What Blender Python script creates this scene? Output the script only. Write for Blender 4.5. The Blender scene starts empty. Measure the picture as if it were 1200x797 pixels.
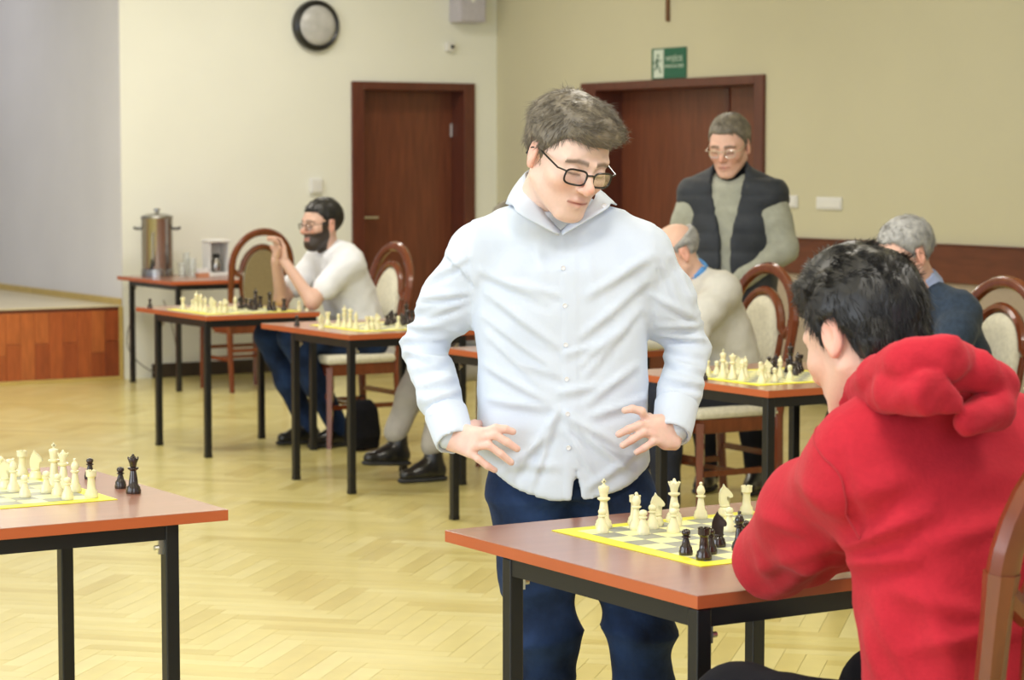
import bpy, bmesh, math, random, time
import numpy as np
from mathutils import Vector, Matrix, noise
T0 = time.time()
random.seed(7); np.random.seed(7)
scene = bpy.context.scene
# ------------------------------------------------------------------ camera, world, lights, exposure
F = 2780.0; H = 1.55; YAW = math.radians(31.8); PIT = math.atan(208 / F)
cam_d = bpy.data.cameras.new('camera'); cam = bpy.data.objects.new('camera', cam_d)
scene.collection.objects.link(cam); scene.camera = cam
cam_d.sensor_width = 36; cam_d.lens = 36 * F / 1200; cam_d.clip_start = .05; cam_d.clip_end = 100
cam.location = (0, 0, H); cam.rotation_euler = (math.pi / 2 - PIT, 0, -YAW)
cam_d.dof.use_dof = True; cam_d.dof.focus_distance = 5.35; cam_d.dof.aperture_fstop = 7.0
w = bpy.data.worlds.new('daylight'); scene.world = w; w.use_nodes = True
w.node_tree.nodes['Background'].inputs[0].default_value = (.80, .88, 1, 1)
w.node_tree.nodes['Background'].inputs[1].default_value = .72
def area(name, loc, rot, sx, sy, power, col):
    l = bpy.data.lights.new(name, 'AREA'); l.shape = 'RECTANGLE'; l.size = sx; l.size_y = sy
    l.energy = power; l.color = col
    o = bpy.data.objects.new(name, l); o.location = loc; o.rotation_euler = rot
    scene.collection.objects.link(o); return o
for lx, ly, pw in [(1.5, 2.5, 75), (1.5, 6.5, 75), (1.5, 10.5, 60), (4.6, 2.5, 80), (4.6, 6.5, 75), (4.6, 10.5, 70), (4.6, 14, 100), (7.4, 10.5, 25), (7.4, 14, 45)]:
    area('ceiling_lamp_light', (lx, ly, 3.62), (0, 0, 0), 1.2, .6, pw, (1, .95, .87))
area('daylight_area', (-3.6, 5.0, 2.0), (math.radians(90), 0, math.radians(-90)), 6.5, 2.2, 280, (.84, .91, 1))
area('daylight_area', (.2, -1.6, 2.3), (math.radians(82), 0, -YAW + .10), 3.2, 1.8, 90, (.90, .94, 1))  # added area light behind the camera, brightens the near figures; no window modelled
area('stage_spot_light', (5.0, 18.0, 3.5), (0, 0, 0), 1.0, .6, 25, (.95, .93, 1))
vs = scene.view_settings
vs.view_transform = 'Standard'; vs.look = 'None'; vs.gamma = 1; vs.use_curve_mapping = False
vs.exposure = -.30
# ------------------------------------------------------------------ helpers
FH = np.array([math.sin(YAW), math.cos(YAW), 0]); RT = np.array([math.cos(YAW), -math.sin(YAW), 0]); UZ = np.array([0, 0, 1.])
FW = FH * math.cos(PIT) - UZ * math.sin(PIT); UP = FH * math.sin(PIT) + UZ * math.cos(PIT)
def P(x, y, D):            # point of the room on the vertical plane D metres away, as measured from the photograph
    d = FW + (x - 600) / F * RT - (y - 398.5) / F * UP
    return d * (D / (d @ FH)) + np.array([0, 0, H])
def proj(p):
    q = np.array(p) - [0, 0, H]; z = q @ FW
    return 600 + F * (q @ RT) / z, 398.5 - F * (q @ UP) / z, z
COL = scene.collection
def tag(o, label=None, cat=None, group=None, kind=None):
    for k, v in (('label', label), ('category', cat), ('group', group), ('kind', kind)):
        if v: o[k] = v
    return o
def empty(name, loc=(0, 0, 0), rz=0.):
    o = bpy.data.objects.new(name, None); o.location = loc; o.rotation_euler = (0, 0, rz)
    o.empty_display_size = .1; COL.objects.link(o); return o
def link(name, me, mats=None, parent=None, smooth=False):
    if mats is not None:
        for m in (mats if isinstance(mats, (list, tuple)) else [mats]): me.materials.append(m)
    if smooth and len(me.polygons): me.polygons.foreach_set('use_smooth', [True] * len(me.polygons))
    o = bpy.data.objects.new(name, me); COL.objects.link(o)
    if parent is not None: o.parent = parent
    return o
def copy_tree(o, parent=None):
    c = o.copy(); COL.objects.link(c); c.parent = parent
    for ch in list(o.children): copy_tree(ch, c)
    return c
class MB:
    def __init__(s): s.bm = bmesh.new()
    def box(s, x0, x1, y0, y1, z0, z1, mi=0, bev=0., M=None):
        r = bmesh.ops.create_cube(s.bm, size=1)['verts']
        for v in r:
            v.co = Vector(((x0 + x1) / 2 + v.co.x * (x1 - x0), (y0 + y1) / 2 + v.co.y * (y1 - y0), (z0 + z1) / 2 + v.co.z * (z1 - z0)))
        fs = list({f for v in r for f in v.link_faces})
        for f in fs: f.material_index = mi
        vs_ = r
        if bev:
            es = list({e for v in r for e in v.link_edges})
            q = bmesh.ops.bevel(s.bm, geom=es, offset=bev, segments=2, affect='EDGES', profile=.5)
            vs_ = list({v for f in q['faces'] for v in f.verts} | {v for v in r if v.is_valid})
            for f in q['faces']: f.material_index = mi
        if M is not None:
            for v in vs_: v.co = M @ v.co
        return s
    def tube(s, pts, r, seg=8, mi=0, cap=True, sc=None):
        pts = [Vector(p) for p in pts]; n = len(pts); rings = []
        rr = r if isinstance(r, (list, tuple)) else [r] * n
        up = None
        for i, p in enumerate(pts):
            t = (pts[min(i + 1, n - 1)] - pts[max(i - 1, 0)]).normalized()
            if up is None:
                up = Vector((0, 0, 1)) if abs(t.z) < .9 else Vector((0, 1, 0))
            a = t.cross(up).normalized(); b = a.cross(t).normalized(); up = b
            sa, sb = sc if sc else (1, 1)
            rings.append([s.bm.verts.new(p + (a * math.cos(k * 2 * math.pi / seg) * sa + b * math.sin(k * 2 * math.pi / seg) * sb) * rr[i]) for k in range(seg)])
        for i in range(n - 1):
            for k in range(seg):
                f = s.bm.faces.new((rings[i][k], rings[i][(k + 1) % seg], rings[i + 1][(k + 1) % seg], rings[i + 1][k])); f.material_index = mi
        if cap:
            s.bm.faces.new(rings[0][::-1]).material_index = mi; s.bm.faces.new(rings[-1]).material_index = mi
        return s
    def lathe(s, prof, seg=20, c=(0, 0, 0), mi=0, M=None):
        rings = []
        for r, z in prof:
            ring = []
            for k in range(seg):
                a = k * 2 * math.pi / seg
                v = Vector((c[0] + max(r, .0001) * math.cos(a), c[1] + max(r, .0001) * math.sin(a), c[2] + z))
                ring.append(s.bm.verts.new(M @ v if M is not None else v))
            rings.append(ring)
        for i in range(len(rings) - 1):
            for k in range(seg):
                s.bm.faces.new((rings[i][k], rings[i][(k + 1) % seg], rings[i + 1][(k + 1) % seg], rings[i + 1][k])).material_index = mi
        s.bm.faces.new(rings[0][::-1]).material_index = mi; s.bm.faces.new(rings[-1]).material_index = mi
        return s
    def prism(s, poly, y0, y1, mi=0, M=None):     # polygon in xz pulled along y
        a = [s.bm.verts.new((M @ Vector((x, y0, z))) if M is not None else (x, y0, z)) for x, z in poly]
        b = [s.bm.verts.new((M @ Vector((x, y1, z))) if M is not None else (x, y1, z)) for x, z in poly]
        n = len(poly)
        s.bm.faces.new(a).material_index = mi; s.bm.faces.new(b[::-1]).material_index = mi
        for i in range(n): s.bm.faces.new((a[i], b[i], b[(i + 1) % n], a[(i + 1) % n])).material_index = mi
        return s
    def mesh(s, name):
        bmesh.ops.recalc_face_normals(s.bm, faces=s.bm.faces)
        me = bpy.data.meshes.new(name); s.bm.to_mesh(me); s.bm.free(); return me
    def build(s, name, mats, parent=None, smooth=False):
        o = link(name, s.mesh(name), mats, parent, smooth)
        if smooth:
            try: o.data.set_sharp_from_angle(angle=math.radians(40))
            except Exception: pass
        return o
# ------------------------------------------------------------------ materials
def mat(name, col, rough=.5, metal=0., spec=.5, coat=0., noise_s=0., noise_a=.0, bump=0., bump_s=50., stretch=None, trans=0., alpha=1., sss=0., emit=None, sheen=0., coatr=.1, attr=False, stops=None):
    m = bpy.data.materials.new(name); m.use_nodes = True; nt = m.node_tree; b = nt.nodes['Principled BSDF']
    b.inputs['Base Color'].default_value = (*col, 1); b.inputs['Roughness'].default_value = rough
    b.inputs['Metallic'].default_value = metal; b.inputs['Specular IOR Level'].default_value = spec
    b.inputs['Coat Weight'].default_value = coat; b.inputs['Coat Roughness'].default_value = coatr
    b.inputs['Transmission Weight'].default_value = trans; b.inputs['Alpha'].default_value = alpha
    if sss: b.inputs['Subsurface Weight'].default_value = sss; b.inputs['Subsurface Radius'].default_value = (.012, .005, .003); b.inputs['Subsurface Scale'].default_value = 1
    if sheen: b.inputs['Sheen Weight'].default_value = sheen; b.inputs['Sheen Roughness'].default_value = .5
    if emit: b.inputs['Emission Color'].default_value = (*emit[0], 1); b.inputs['Emission Strength'].default_value = emit[1]
    tc = nt.nodes.new('ShaderNodeTexCoord'); mp = nt.nodes.new('ShaderNodeMapping'); nt.links.new(tc.outputs['Object'], mp.inputs[0])
    if stretch: mp.inputs['Scale'].default_value = stretch
    src = None
    if attr:
        at = nt.nodes.new('ShaderNodeAttribute'); at.attribute_name = 'Col'; src = at.outputs['Color']
    if noise_a:
        n = nt.nodes.new('ShaderNodeTexNoise'); n.inputs['Scale'].default_value = noise_s; n.inputs['Detail'].default_value = 5
        nt.links.new(mp.outputs[0], n.inputs[0])
        mr = nt.nodes.new('ShaderNodeMapRange'); mr.inputs[1].default_value = .25; mr.inputs[2].default_value = .75
        mr.inputs[3].default_value = 1 - noise_a; mr.inputs[4].default_value = 1 + noise_a
        nt.links.new(n.outputs[0], mr.inputs[0])
        vm = nt.nodes.new('ShaderNodeVectorMath'); vm.operation = 'SCALE'
        if src: nt.links.new(src, vm.inputs[0])
        else: vm.inputs[0].default_value = col
        nt.links.new(mr.outputs[0], vm.inputs['Scale']); src = vm.outputs[0]
    if src: nt.links.new(src, b.inputs['Base Color'])
    if bump:
        n2 = nt.nodes.new('ShaderNodeTexNoise'); n2.inputs['Scale'].default_value = bump_s; n2.inputs['Detail'].default_value = 4
        nt.links.new(mp.outputs[0], n2.inputs[0])
        bp = nt.nodes.new('ShaderNodeBump'); bp.inputs['Strength'].default_value = bump; bp.inputs['Distance'].default_value = .004
        nt.links.new(n2.outputs[0], bp.inputs['Height']); nt.links.new(bp.outputs[0], b.inputs['Normal'])
    return m
PLANK = []
for i, c in enumerate([(.66, .575, .225), (.63, .54, .20), (.68, .60, .255), (.645, .56, .215), (.58, .485, .165), (.70, .625, .28)]):
    PLANK.append(mat('oiled_oak_parquet_%d' % i, c, .30, spec=.5, coat=.35, coatr=.16, noise_s=6, noise_a=.09, stretch=(1, 1, 1)))
M = dict(
    wall_y=mat('cream_yellow_plaster', (.575, .545, .39), .8, noise_s=1.2, noise_a=.03, bump=.1, bump_s=300),
    wall_w=mat('pale_plaster', (.82, .83, .76), .8, noise_s=1.2, noise_a=.03, bump=.1, bump_s=300),
    wall_l=mat('lilac_grey_plaster', (.68, .68, .72), .85, noise_s=1.5, noise_a=.04),
    wall_t=mat('taupe_wall_covering', (.42, .34, .26), .85, noise_s=40, noise_a=.05),
    ceil=mat('white_ceiling_paint', (.85, .84, .80), .9, noise_s=2, noise_a=.02),
    floorb=mat('floor_screed', (.18, .12, .04), .9, noise_s=3, noise_a=.1),
    door=mat('mahogany_door_veneer', (.155, .045, .020), .38, coat=.15, noise_s=5, noise_a=.28, stretch=(9, 9, .7)),
    doorf=mat('dark_mahogany_frame', (.11, .028, .015), .35, coat=.2, noise_s=6, noise_a=.2, stretch=(6, 6, 1)),
    rail=mat('brown_wood_wall_rail', (.13, .037, .016), .4, coat=.2, noise_s=4, noise_a=.3, stretch=(6, 1, 6)),
    stagef=[mat('stage_board_%d' % i, c, .4, coat=.2, noise_s=8, noise_a=.2, stretch=(6, 6, 1)) for i, c in enumerate([(.36, .085, .022), (.30, .065, .018), (.42, .115, .030), (.24, .050, .015)])],
    stages=mat('pale_stage_floor', (.62, .55, .38), .35, coat=.2, noise_s=3, noise_a=.06),
    gold=mat('ochre_trim', (.52, .38, .12), .4, noise_s=10, noise_a=.1),
    top=mat('cherry_laminate_top', (.33, .135, .085), .34, spec=.6, coat=.8, coatr=.22, noise_s=5, noise_a=.10, stretch=(1, 6, 1)),
    edge=mat('cherry_edge_band', (.46, .105, .032), .4, coat=.2, noise_s=5, noise_a=.06),
    steel=mat('black_painted_steel', (.008, .008, .009), .35, spec=.5, noise_s=30, noise_a=.1),
    bolt=mat('zinc_bolt', (.7, .7, .68), .3, metal=1, noise_s=50, noise_a=.05),
    chairw=mat('polished_cherry_chair_wood', (.16, .038, .012), .25, coat=.4, coatr=.08, noise_s=8, noise_a=.25, stretch=(4, 4, 1)),
    fabric=mat('cream_chair_upholstery', (.70, .67, .54), .85, noise_s=60, noise_a=.12, bump=.3, bump_s=200),
    fabricb=mat('tan_chair_back_fabric', (.30, .24, .14), .85, noise_s=60, noise_a=.1),
    yel=mat('yellow_board_vinyl', (.84, .80, .045), .45, noise_s=20, noise_a=.03),
    cream_sq=mat('pale_yellow_board_square', (.86, .84, .42), .4, noise_s=20, noise_a=.02),
    grey_sq=mat('grey_board_square', (.30, .31, .27), .4, noise_s=20, noise_a=.04),
    white_p=mat('cream_chess_plastic', (.82, .77, .50), .25, coat=.3, sss=.1, noise_s=20, noise_a=.02),
    black_p=mat('dark_brown_chess_plastic', (.030, .018, .014), .18, coat=.4, noise_s=20, noise_a=.1),
    white_m=mat('white_plastic', (.75, .75, .74), .4, noise_s=20, noise_a=.02),
    grey_m=mat('pale_lilac_speaker_grille', (.50, .48, .55), .6, noise_s=80, noise_a=.12),
    black_m=mat('black_plastic', (.012, .012, .013), .3, noise_s=20, noise_a=.1),
    lampg=mat('frosted_lamp_glass', (.50, .50, .50), .25, noise_s=14, noise_a=.15),
    green=mat('exit_sign_green', (.010, .115, .065), .35, noise_s=20, noise_a=.03),
    signw=mat('exit_sign_white', (.60, .68, .60), .4, noise_s=20, noise_a=.03),
    inox=mat('brushed_stainless_steel', (.42, .41, .40), .22, metal=1, noise_s=20, noise_a=.12, stretch=(1, 1, 12)),
    glass=mat('clear_glass', (.95, .97, .97), .03, trans=.92, alpha=1, noise_s=5, noise_a=.01),
    lens=mat('spectacle_lens', (.95, .97, 1), .02, trans=1.0, alpha=.35, noise_s=5, noise_a=.01),
    cross=mat('brown_cross_wood', (.16, .07, .03), .5, noise_s=20, noise_a=.2),
    skin=mat('skin', (.8, .55, .45), .48, sss=.12, attr=True, noise_s=120, noise_a=.035, bump=.05, bump_s=500),
    shirt=mat('white_cotton_shirt', (.64, .71, .83), .8, spec=.2, sheen=.03, noise_s=30, noise_a=.012, bump=.10, bump_s=120),
    button=mat('pearl_button', (.75, .76, .80), .25, coat=.5, noise_s=30, noise_a=.05),
    jeans=mat('dark_blue_denim', (.012, .027, .075), .85, spec=.2, sheen=.02, noise_s=8, noise_a=.95, bump=.35, bump_s=90),
    red=mat('red_sweatshirt_fleece', (.47, .022, .038), .95, spec=.12, sheen=.06, noise_s=90, noise_a=.06, bump=.25, bump_s=160),
    redseam=mat('red_seam', (.38, .018, .03), .9, noise_s=60, noise_a=.1),
    blackc=mat('black_cloth', (.008, .008, .011), .9, spec=.15, noise_s=30, noise_a=.2),
    navy=mat('navy_tweed_jacket', (.026, .042, .070), .85, spec=.2, sheen=.1, noise_s=60, noise_a=.3, bump=.2, bump_s=100),
    vest=mat('dark_grey_padded_vest', (.028, .033, .043), .6, spec=.3, sheen=.1, noise_s=12, noise_a=.25, bump=.4, bump_s=30),
    sweat=mat('grey_green_sweater', (.36, .37, .31), .9, sheen=.1, noise_s=30, noise_a=.1, bump=.3, bump_s=90),
    sweatg=mat('light_grey_sweater', (.62, .61, .57), .9, noise_s=20, noise_a=.08, bump=.3, bump_s=60),
    tee=mat('white_polo_cotton', (.80, .82, .88), .8, noise_s=20, noise_a=.03, bump=.2, bump_s=40),
    paleb=mat('pale_blue_cotton', (.45, .60, .72), .8, noise_s=20, noise_a=.05),
    blue=mat('bright_blue_collar_cotton', (.10, .30, .68), .8, noise_s=20, noise_a=.1),
    lblue=mat('light_blue_shirt_cotton', (.42, .50, .78), .8, noise_s=20, noise_a=.05),
    greyt=mat('light_grey_trousers', (.42, .40, .37), .85, noise_s=15, noise_a=.12, bump=.3, bump_s=40),
    dark=mat('dark_navy_trousers', (.014, .018, .035), .85, noise_s=15, noise_a=.2),
    leather=mat('black_leather', (.012, .012, .013), .28, coat=.3, noise_s=20, noise_a=.15, bump=.3, bump_s=60),
    sole=mat('rubber_sole', (.03, .03, .032), .7, noise_s=20, noise_a=.1),
    soleg=mat('grey_canvas_shoe', (.20, .20, .20), .7, noise_s=20, noise_a=.1),
    hair_b=mat('ash_brown_hair', (.16, .135, .10), .5, spec=.5, noise_s=40, noise_a=.45),
    hair_k=mat('black_hair', (.010, .009, .009), .42, spec=.5, noise_s=40, noise_a=.3),
    hair_g=mat('grey_hair', (.33, .33, .33), .5, noise_s=40, noise_a=.4),
    hair_d=mat('grey_brown_hair', (.16, .14, .11), .5, noise_s=40, noise_a=.4),
    cord=mat('grey_cable', (.16, .15, .14), .5, noise_s=20, noise_a=.1),
    base=mat('dark_brown_skirting', (.045, .030, .020), .5, noise_s=10, noise_a=.2),
    tea=mat('amber_packet_card', (.55, .25, .14), .6, noise_s=10, noise_a=.2),
)
# ------------------------------------------------------------------ the setting
XR, YB, XC = 9.70, 15.87, 6.56
def struct(name, mb, m, parent=None):
    o = mb.build(name, m, parent)
    if parent is None: o['kind'] = 'structure'
    return o
floor = struct('floor', MB().box(-4, XR + .3, -2, YB + .2, -.25, -.012), M['floorb'])
# herringbone of oak blocks laid at 45 degrees to the walls; the largest in view are single parts
L, W = .44, .073
gap = .0007
half = int(round(L / W))
cosr = math.cos(math.pi / 4)
cells = []
n6 = 6
def herring():
    out = []
    for i in range(-260, 261):
        for k in range(-22, 23):
            bx = i * W + k * L; by = i * W - k * L
            out.append((bx + L / 2, by + W / 2, 0)); out.append((bx + W / 2 - 0, by + W + L / 2, 1))
    return out
Lq = n6 * W
L = Lq
for (cx, cy, o) in herring():
    wx = (cx * cosr - cy * cosr) + 5; wy = (cx * cosr + cy * cosr) + 9
    if not (-3.5 < wx < XR + .16 and -1.5 < wy < YB + .18): continue
    px, py, z = proj((wx, wy, 0))
    cells.append((wx, wy, o, z if z > 0 else 99 - z))
cells.sort(key=lambda c: c[3])
def plank_mesh(mi):
    me = MB().box(-L / 2 + gap, L / 2 - gap, -W / 2 + gap, W / 2 - gap, -.012, 0).mesh('plank'); me.materials.append(PLANK[mi]); return me
pm = [plank_mesh(i) for i in range(6)]
rp = random.Random(3)
vis = [c for c in cells if c[3] < 30 and -30 < proj((c[0], c[1], 0))[0] < 1230 and proj((c[0], c[1], 0))[1] < 815]
single = set(id(c) for c in vis[:298])
bulk = bmesh.new(); vv = []; ff = []; mi_l = []
for c in cells:
    ang = math.pi / 4 + (math.pi / 2 if c[2] else 0); mi = rp.choice((0, 0, 1, 2, 3, 3, 4, 5, 2)); dz = -rp.random() * .0004
    if id(c) in single:
        o = bpy.data.objects.new('plank', pm[mi]); o.location = (c[0], c[1], dz); o.rotation_euler = (0, 0, ang); o.parent = floor; COL.objects.link(o)
    else:
        ca, sa = math.cos(ang), math.sin(ang); b0 = len(vv)
        for zz in (-.012, dz):
            for ex, ey in ((-1, -1), (1, -1), (1, 1), (-1, 1)):
                x = ex * (L / 2 - gap); y = ey * (W / 2 - gap); vv.append((c[0] + x * ca - y * sa, c[1] + x * sa + y * ca, zz))
        for f in ((4, 5, 6, 7), (0, 1, 5, 4), (1, 2, 6, 5), (2, 3, 7, 6), (3, 0, 4, 7)): ff.append([b0 + q for q in f]); mi_l.append(mi)
bulk.free()
me = bpy.data.meshes.new('parquet_blocks'); me.from_pydata(vv, [], ff)
for m_ in PLANK: me.materials.append(m_)
me.polygons.foreach_set('material_index', mi_l)
o = bpy.data.objects.new('parquet_blocks', me); o.parent = floor; o['kind'] = 'stuff'; COL.objects.link(o)
# outer ring of floor out of view
CZ = 3.7
struct('ceiling', MB().box(-4, XR + .3, -2, 21, CZ, CZ + .2), M['ceil'])
# right wall: opening for the double door
DY0, DY1, DZ = 12.57, 14.46, 2.07
wr = MB()
wr.box(XR, XR + .3, -2, DY0 - .05, 1.05, CZ).box(XR, XR + .3, DY1 + .05, YB + .3, 0, CZ).box(XR, XR + .3, DY0 - .05, DY1 + .05, DZ + .03, CZ)
wall_right = struct('wall_right', wr, M['wall_y'])
struct('wall_right_lower', MB().box(XR, XR + .3, -2, DY0 - .05, 0, 1.05), M['wall_t'])
struct('trim_1', MB().box(XR - .022, XR + .01, 2, DY0 - .1, .83, 1.053, bev=.004), M['rail'])
struct('trim_2', MB().box(XR - .03, XR + .01, 2, DY0 - .1, 1.053, 1.065, bev=.003), M['doorf'])
struct('baseboard_right', MB().box(XR - .018, XR + .01, 2, DY0 - .1, 0, .10, bev=.004).box(XR - .018, XR + .01, DY1 + .2, YB, 0, .10, bev=.004), M['base'])
LX0, LX1, LZ = 8.515, 9.39, 2.10
wb = MB()
wb.box(XC + .004, LX0 - .05, YB, YB + .3, 0, CZ).box(LX1 + .05, XR, YB, YB + .3, 0, CZ).box(LX0 - .05, LX1 + .05, YB, YB + .3, LZ + .03, CZ)
wb2 = struct('wall_back', wb, M['wall_w'])
struct('baseboard_back', MB().box(6.78, LX0 - .1, YB - .018, YB + .01, 0, .10, bev=.004), M['base'])
# stage beyond the left corner
struct('wall_stage_side', MB().box(XC, XC + .2, YB + .302, 21, 0, CZ).box(XC - .002, XC + .003, YB + .001, YB + .302, 0, CZ), M['wall_l'])
struct('wall_stage_back', MB().box(-4, XC, 20.8, 21, 0, CZ), M['wall_l'])
struct('wall_stage_lintel', MB().box(-4, XC, YB, YB + .3, 3.3, CZ), M['wall_w'])
SZ = .535
stage = struct('stage_platform', MB().box(-4, XC - .002, YB + .05, 20.8, 0, SZ - .012), M['stages'])
struct('stage_floor', MB().box(-4, XC - .002, YB - .01, 20.8, SZ - .012, SZ, bev=.003), M['stages'])
struct('trim_3', MB().box(-4, XC - .003, YB - .006, YB + .03, SZ - .035, SZ - .012, bev=.002), M['doorf'])
struct('trim_4', MB().box(XC - .03, XC, YB - .012, YB + .02, 0, SZ - .012, bev=.003), M['gold'])
struct('trim_5', MB().box(XC - .02, XC - .001, YB + .002, 20.8, SZ, SZ + .045, bev=.003), M['gold'])
struct('trim_6', MB().box(-4, XC, YB - .02, YB + .02, 0, .025, bev=.003), M['gold'])
rs = random.Random(11); x = XC - .032
while x > -3.9:
    wd = .105; z = .026; tops = []
    cut = rs.choice((SZ - .036, .2, .33, .28))
    for (z0, z1) in ([(z, SZ - .036)] if cut > .5 or rs.random() < .3 else [(z, cut), (cut + .002, SZ - .036)]):
        MB().box(x - wd + .002, x, YB - .004 - rs.random() * .004, YB + .055, z0, z1, bev=.0015).build('board', rs.choice(M['stagef']), stage)
    x -= wd
# doors (recessed leaves)
def door_left():
    d = empty('door_1', (0, 0, 0)); d['kind'] = 'structure'
    y0 = YB + .17
    MB().box(LX0 + .0, LX1 - .0, y0, y0 + .04, .005, LZ - .0, bev=.003).build('door_leaf', M['door'], d)
    f = MB()
    f.box(LX0 - .10, LX0, YB - .025, YB + .22, 0, LZ + .06, bev=.004).box(LX1, LX1 + .10, YB - .025, YB + .22, 0, LZ + .06, bev=.004).box(LX0, LX1, YB - .025, YB + .22, LZ, LZ + .06, bev=.004)
    f.build('door_frame', M['doorf'], d)
    h = MB().box(LX0 + .045, LX0 + .085, y0 - .008, y0, 1.00, 1.20, bev=.002).tube([(LX0 + .065, y0 - .005, 1.13), (LX0 + .065, y0 - .05, 1.13), (LX0 + .19, y0 - .055, 1.13)], .009).build('door_handle', M['bolt'], d)
    for z in (.3, 1.75):
        MB().tube([(LX1 - .01, y0 - .012, z), (LX1 - .01, y0 - .012, z + .10)], .009).build('hinge', M['bolt'], d)
door_left()
def door_right():
    d = empty('door_2', (0, 0, 0)); d['kind'] = 'structure'
    x0 = XR + .22; ym = 13.18
    MB().box(x0, x0 + .04, DY0, ym - .003, .005, DZ, bev=.003).build('door_leaf', M['door'], d)
    MB().box(x0, x0 + .04, ym + .003, DY1, .005, DZ, bev=.003).build('door_leaf', M['door'], d)
    f = MB()
    f.box(XR - .025, XR + .27, DY0 - .10, DY0, 0, DZ + .06, bev=.004).box(XR - .025, XR + .27, DY1, DY1 + .19, 0, DZ + .06, bev=.004).box(XR - .025, XR + .27, DY0, DY1, DZ, DZ + .06, bev=.004)
    f.build('door_frame', M['doorf'], d)
    MB().box(x0 - .008, x0, ym + .05, ym + .09, .98, 1.2, bev=.002).tube([(x0, ym + .07, 1.1), (x0 - .05, ym + .07, 1.1), (x0 - .055, ym + .19, 1.1)], .009).build('door_handle', M['bolt'], d)
    MB().box(x0 - .012, x0, ym - .03, ym + .03, .01, DZ - .01, bev=.003).build('cover_strip', M['doorf'], d)
door_right()
# wall things
def wlamp():
    t = empty('wall_lamp', (8.11, YB, 2.565)); tag(t, 'round frosted wall fixture with thick black rim, left of the left door', 'wall lamp')
    R90 = Matrix.Rotation(math.pi / 2, 4, 'X')
    MB().lathe([(.150, 0), (.185, 0), (.19, .03), (.185, .055), (.165, .07), (.150, .06)], 40, M=R90).build('rim', M['black_m'], t, True)
    MB().lathe([(.158, .01), (.158, .045), (.14, .068), (.10, .083), (.05, .09), (.002, .092)], 40, M=R90).build('diffuser', M['lampg'], t, True)
wlamp()
def spk():
    t = empty('wall_speaker', (9.39, YB, 2.62)); tag(t, 'pale grey box loudspeaker mounted high on the back wall above the left door', 'speaker')
    MB().box(-.12, .12, -.16, 0, 0, .34, bev=.012).build('housing', M['grey_m'], t)
    MB().box(-.105, .105, -.166, -.158, .015, .325, bev=.004).build('grille', M['grey_m'], t)
    MB().lathe([(.0, 0), (.022, 0), (.018, .006), (.001, .007)], 16, (0, 0, 0), M=Matrix.Translation((0, -.165, .17)) @ Matrix.Rotation(math.pi / 2, 4, 'X')).build('emblem', M['white_m'], t)
spk()
def pir():
    t = empty('motion_sensor', (9.26, YB, 2.437)); tag(t, 'small white motion sensor below the wall loudspeaker', 'sensor')
    MB().box(-.035, .035, -.05, 0, -.035, .035, bev=.008).build('housing', M['white_m'], t)
    MB().lathe([(.0, 0), (.016, 0), (.012, .012), (.001, .016)], 14, M=Matrix.Translation((.012, -.048, 0)) @ Matrix.Rotation(math.pi / 2, 4, 'X')).build('sensor_eye', M['black_m'], t)
pir()
def sock(name, loc, axis, wd, ht, label, cat):
    t = empty(name, loc); tag(t, label, cat)
    if axis == 'x':
        MB().box(-.012, 0, -wd / 2, wd / 2, -ht / 2, ht / 2, bev=.003).build('plate', M['white_m'], t)
        MB().box(-.018, -.01, -wd / 2 + .012, wd / 2 - .012, -ht / 2 + .012, ht / 2 - .012, bev=.002).build('rocker', M['white_m'], t)
    else:
        MB().box(-wd / 2, wd / 2, -.03, 0, -ht / 2, ht / 2, bev=.006).build('plate', M['white_m'], t)
        MB().box(-wd / 2 + .012, wd / 2 - .012, -.036, -.028, -ht / 2 + .012, ht / 2 - .012, bev=.002).build('rocker', M['white_m'], t)
sock('light_switch', (XR, 12.20, 1.297), 'x', .16, .08, 'white light switch plate on the right wall, nearer to the double door', 'switch')
sock('light_switch', (XR, 11.80, 1.290), 'x', .25, .08, 'wider white switch plate on the right wall, farther from the double door', 'switch')
sock('wall_socket', (8.11, YB, 1.375), 'y', .10, .11, 'small white wall box above the bearded man on the back wall', 'wall box')
def crossx():
    t = empty('wall_cross', (XR, 13.57, 2.53)); tag(t, 'slim wooden cross on the right wall above the exit sign', 'cross')
    MB().box(-.022, 0, -.014, .014, 0, .42, bev=.003).build('upright', M['cross'], t)
    MB().box(-.024, -.002, -.11, .11, .27, .298, bev=.003).build('crossbar', M['cross'], t)
crossx()
def text_mesh(s, size, Mx, m, parent, name='lettering'):
    cu = bpy.data.curves.new('t', 'FONT'); cu.body = s; cu.size = size; cu.align_x = 'CENTER'; cu.align_y = 'CENTER'; cu.extrude = .0008
    ob = bpy.data.objects.new('t', cu); COL.objects.link(ob)
    dg = bpy.context.evaluated_depsgraph_get(); me = bpy.data.meshes.new_from_object(ob.evaluated_get(dg))
    bpy.data.objects.remove(ob); me.transform(Mx); me.materials.clear(); me.name = name
    return link(name, me, m, parent)
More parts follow.
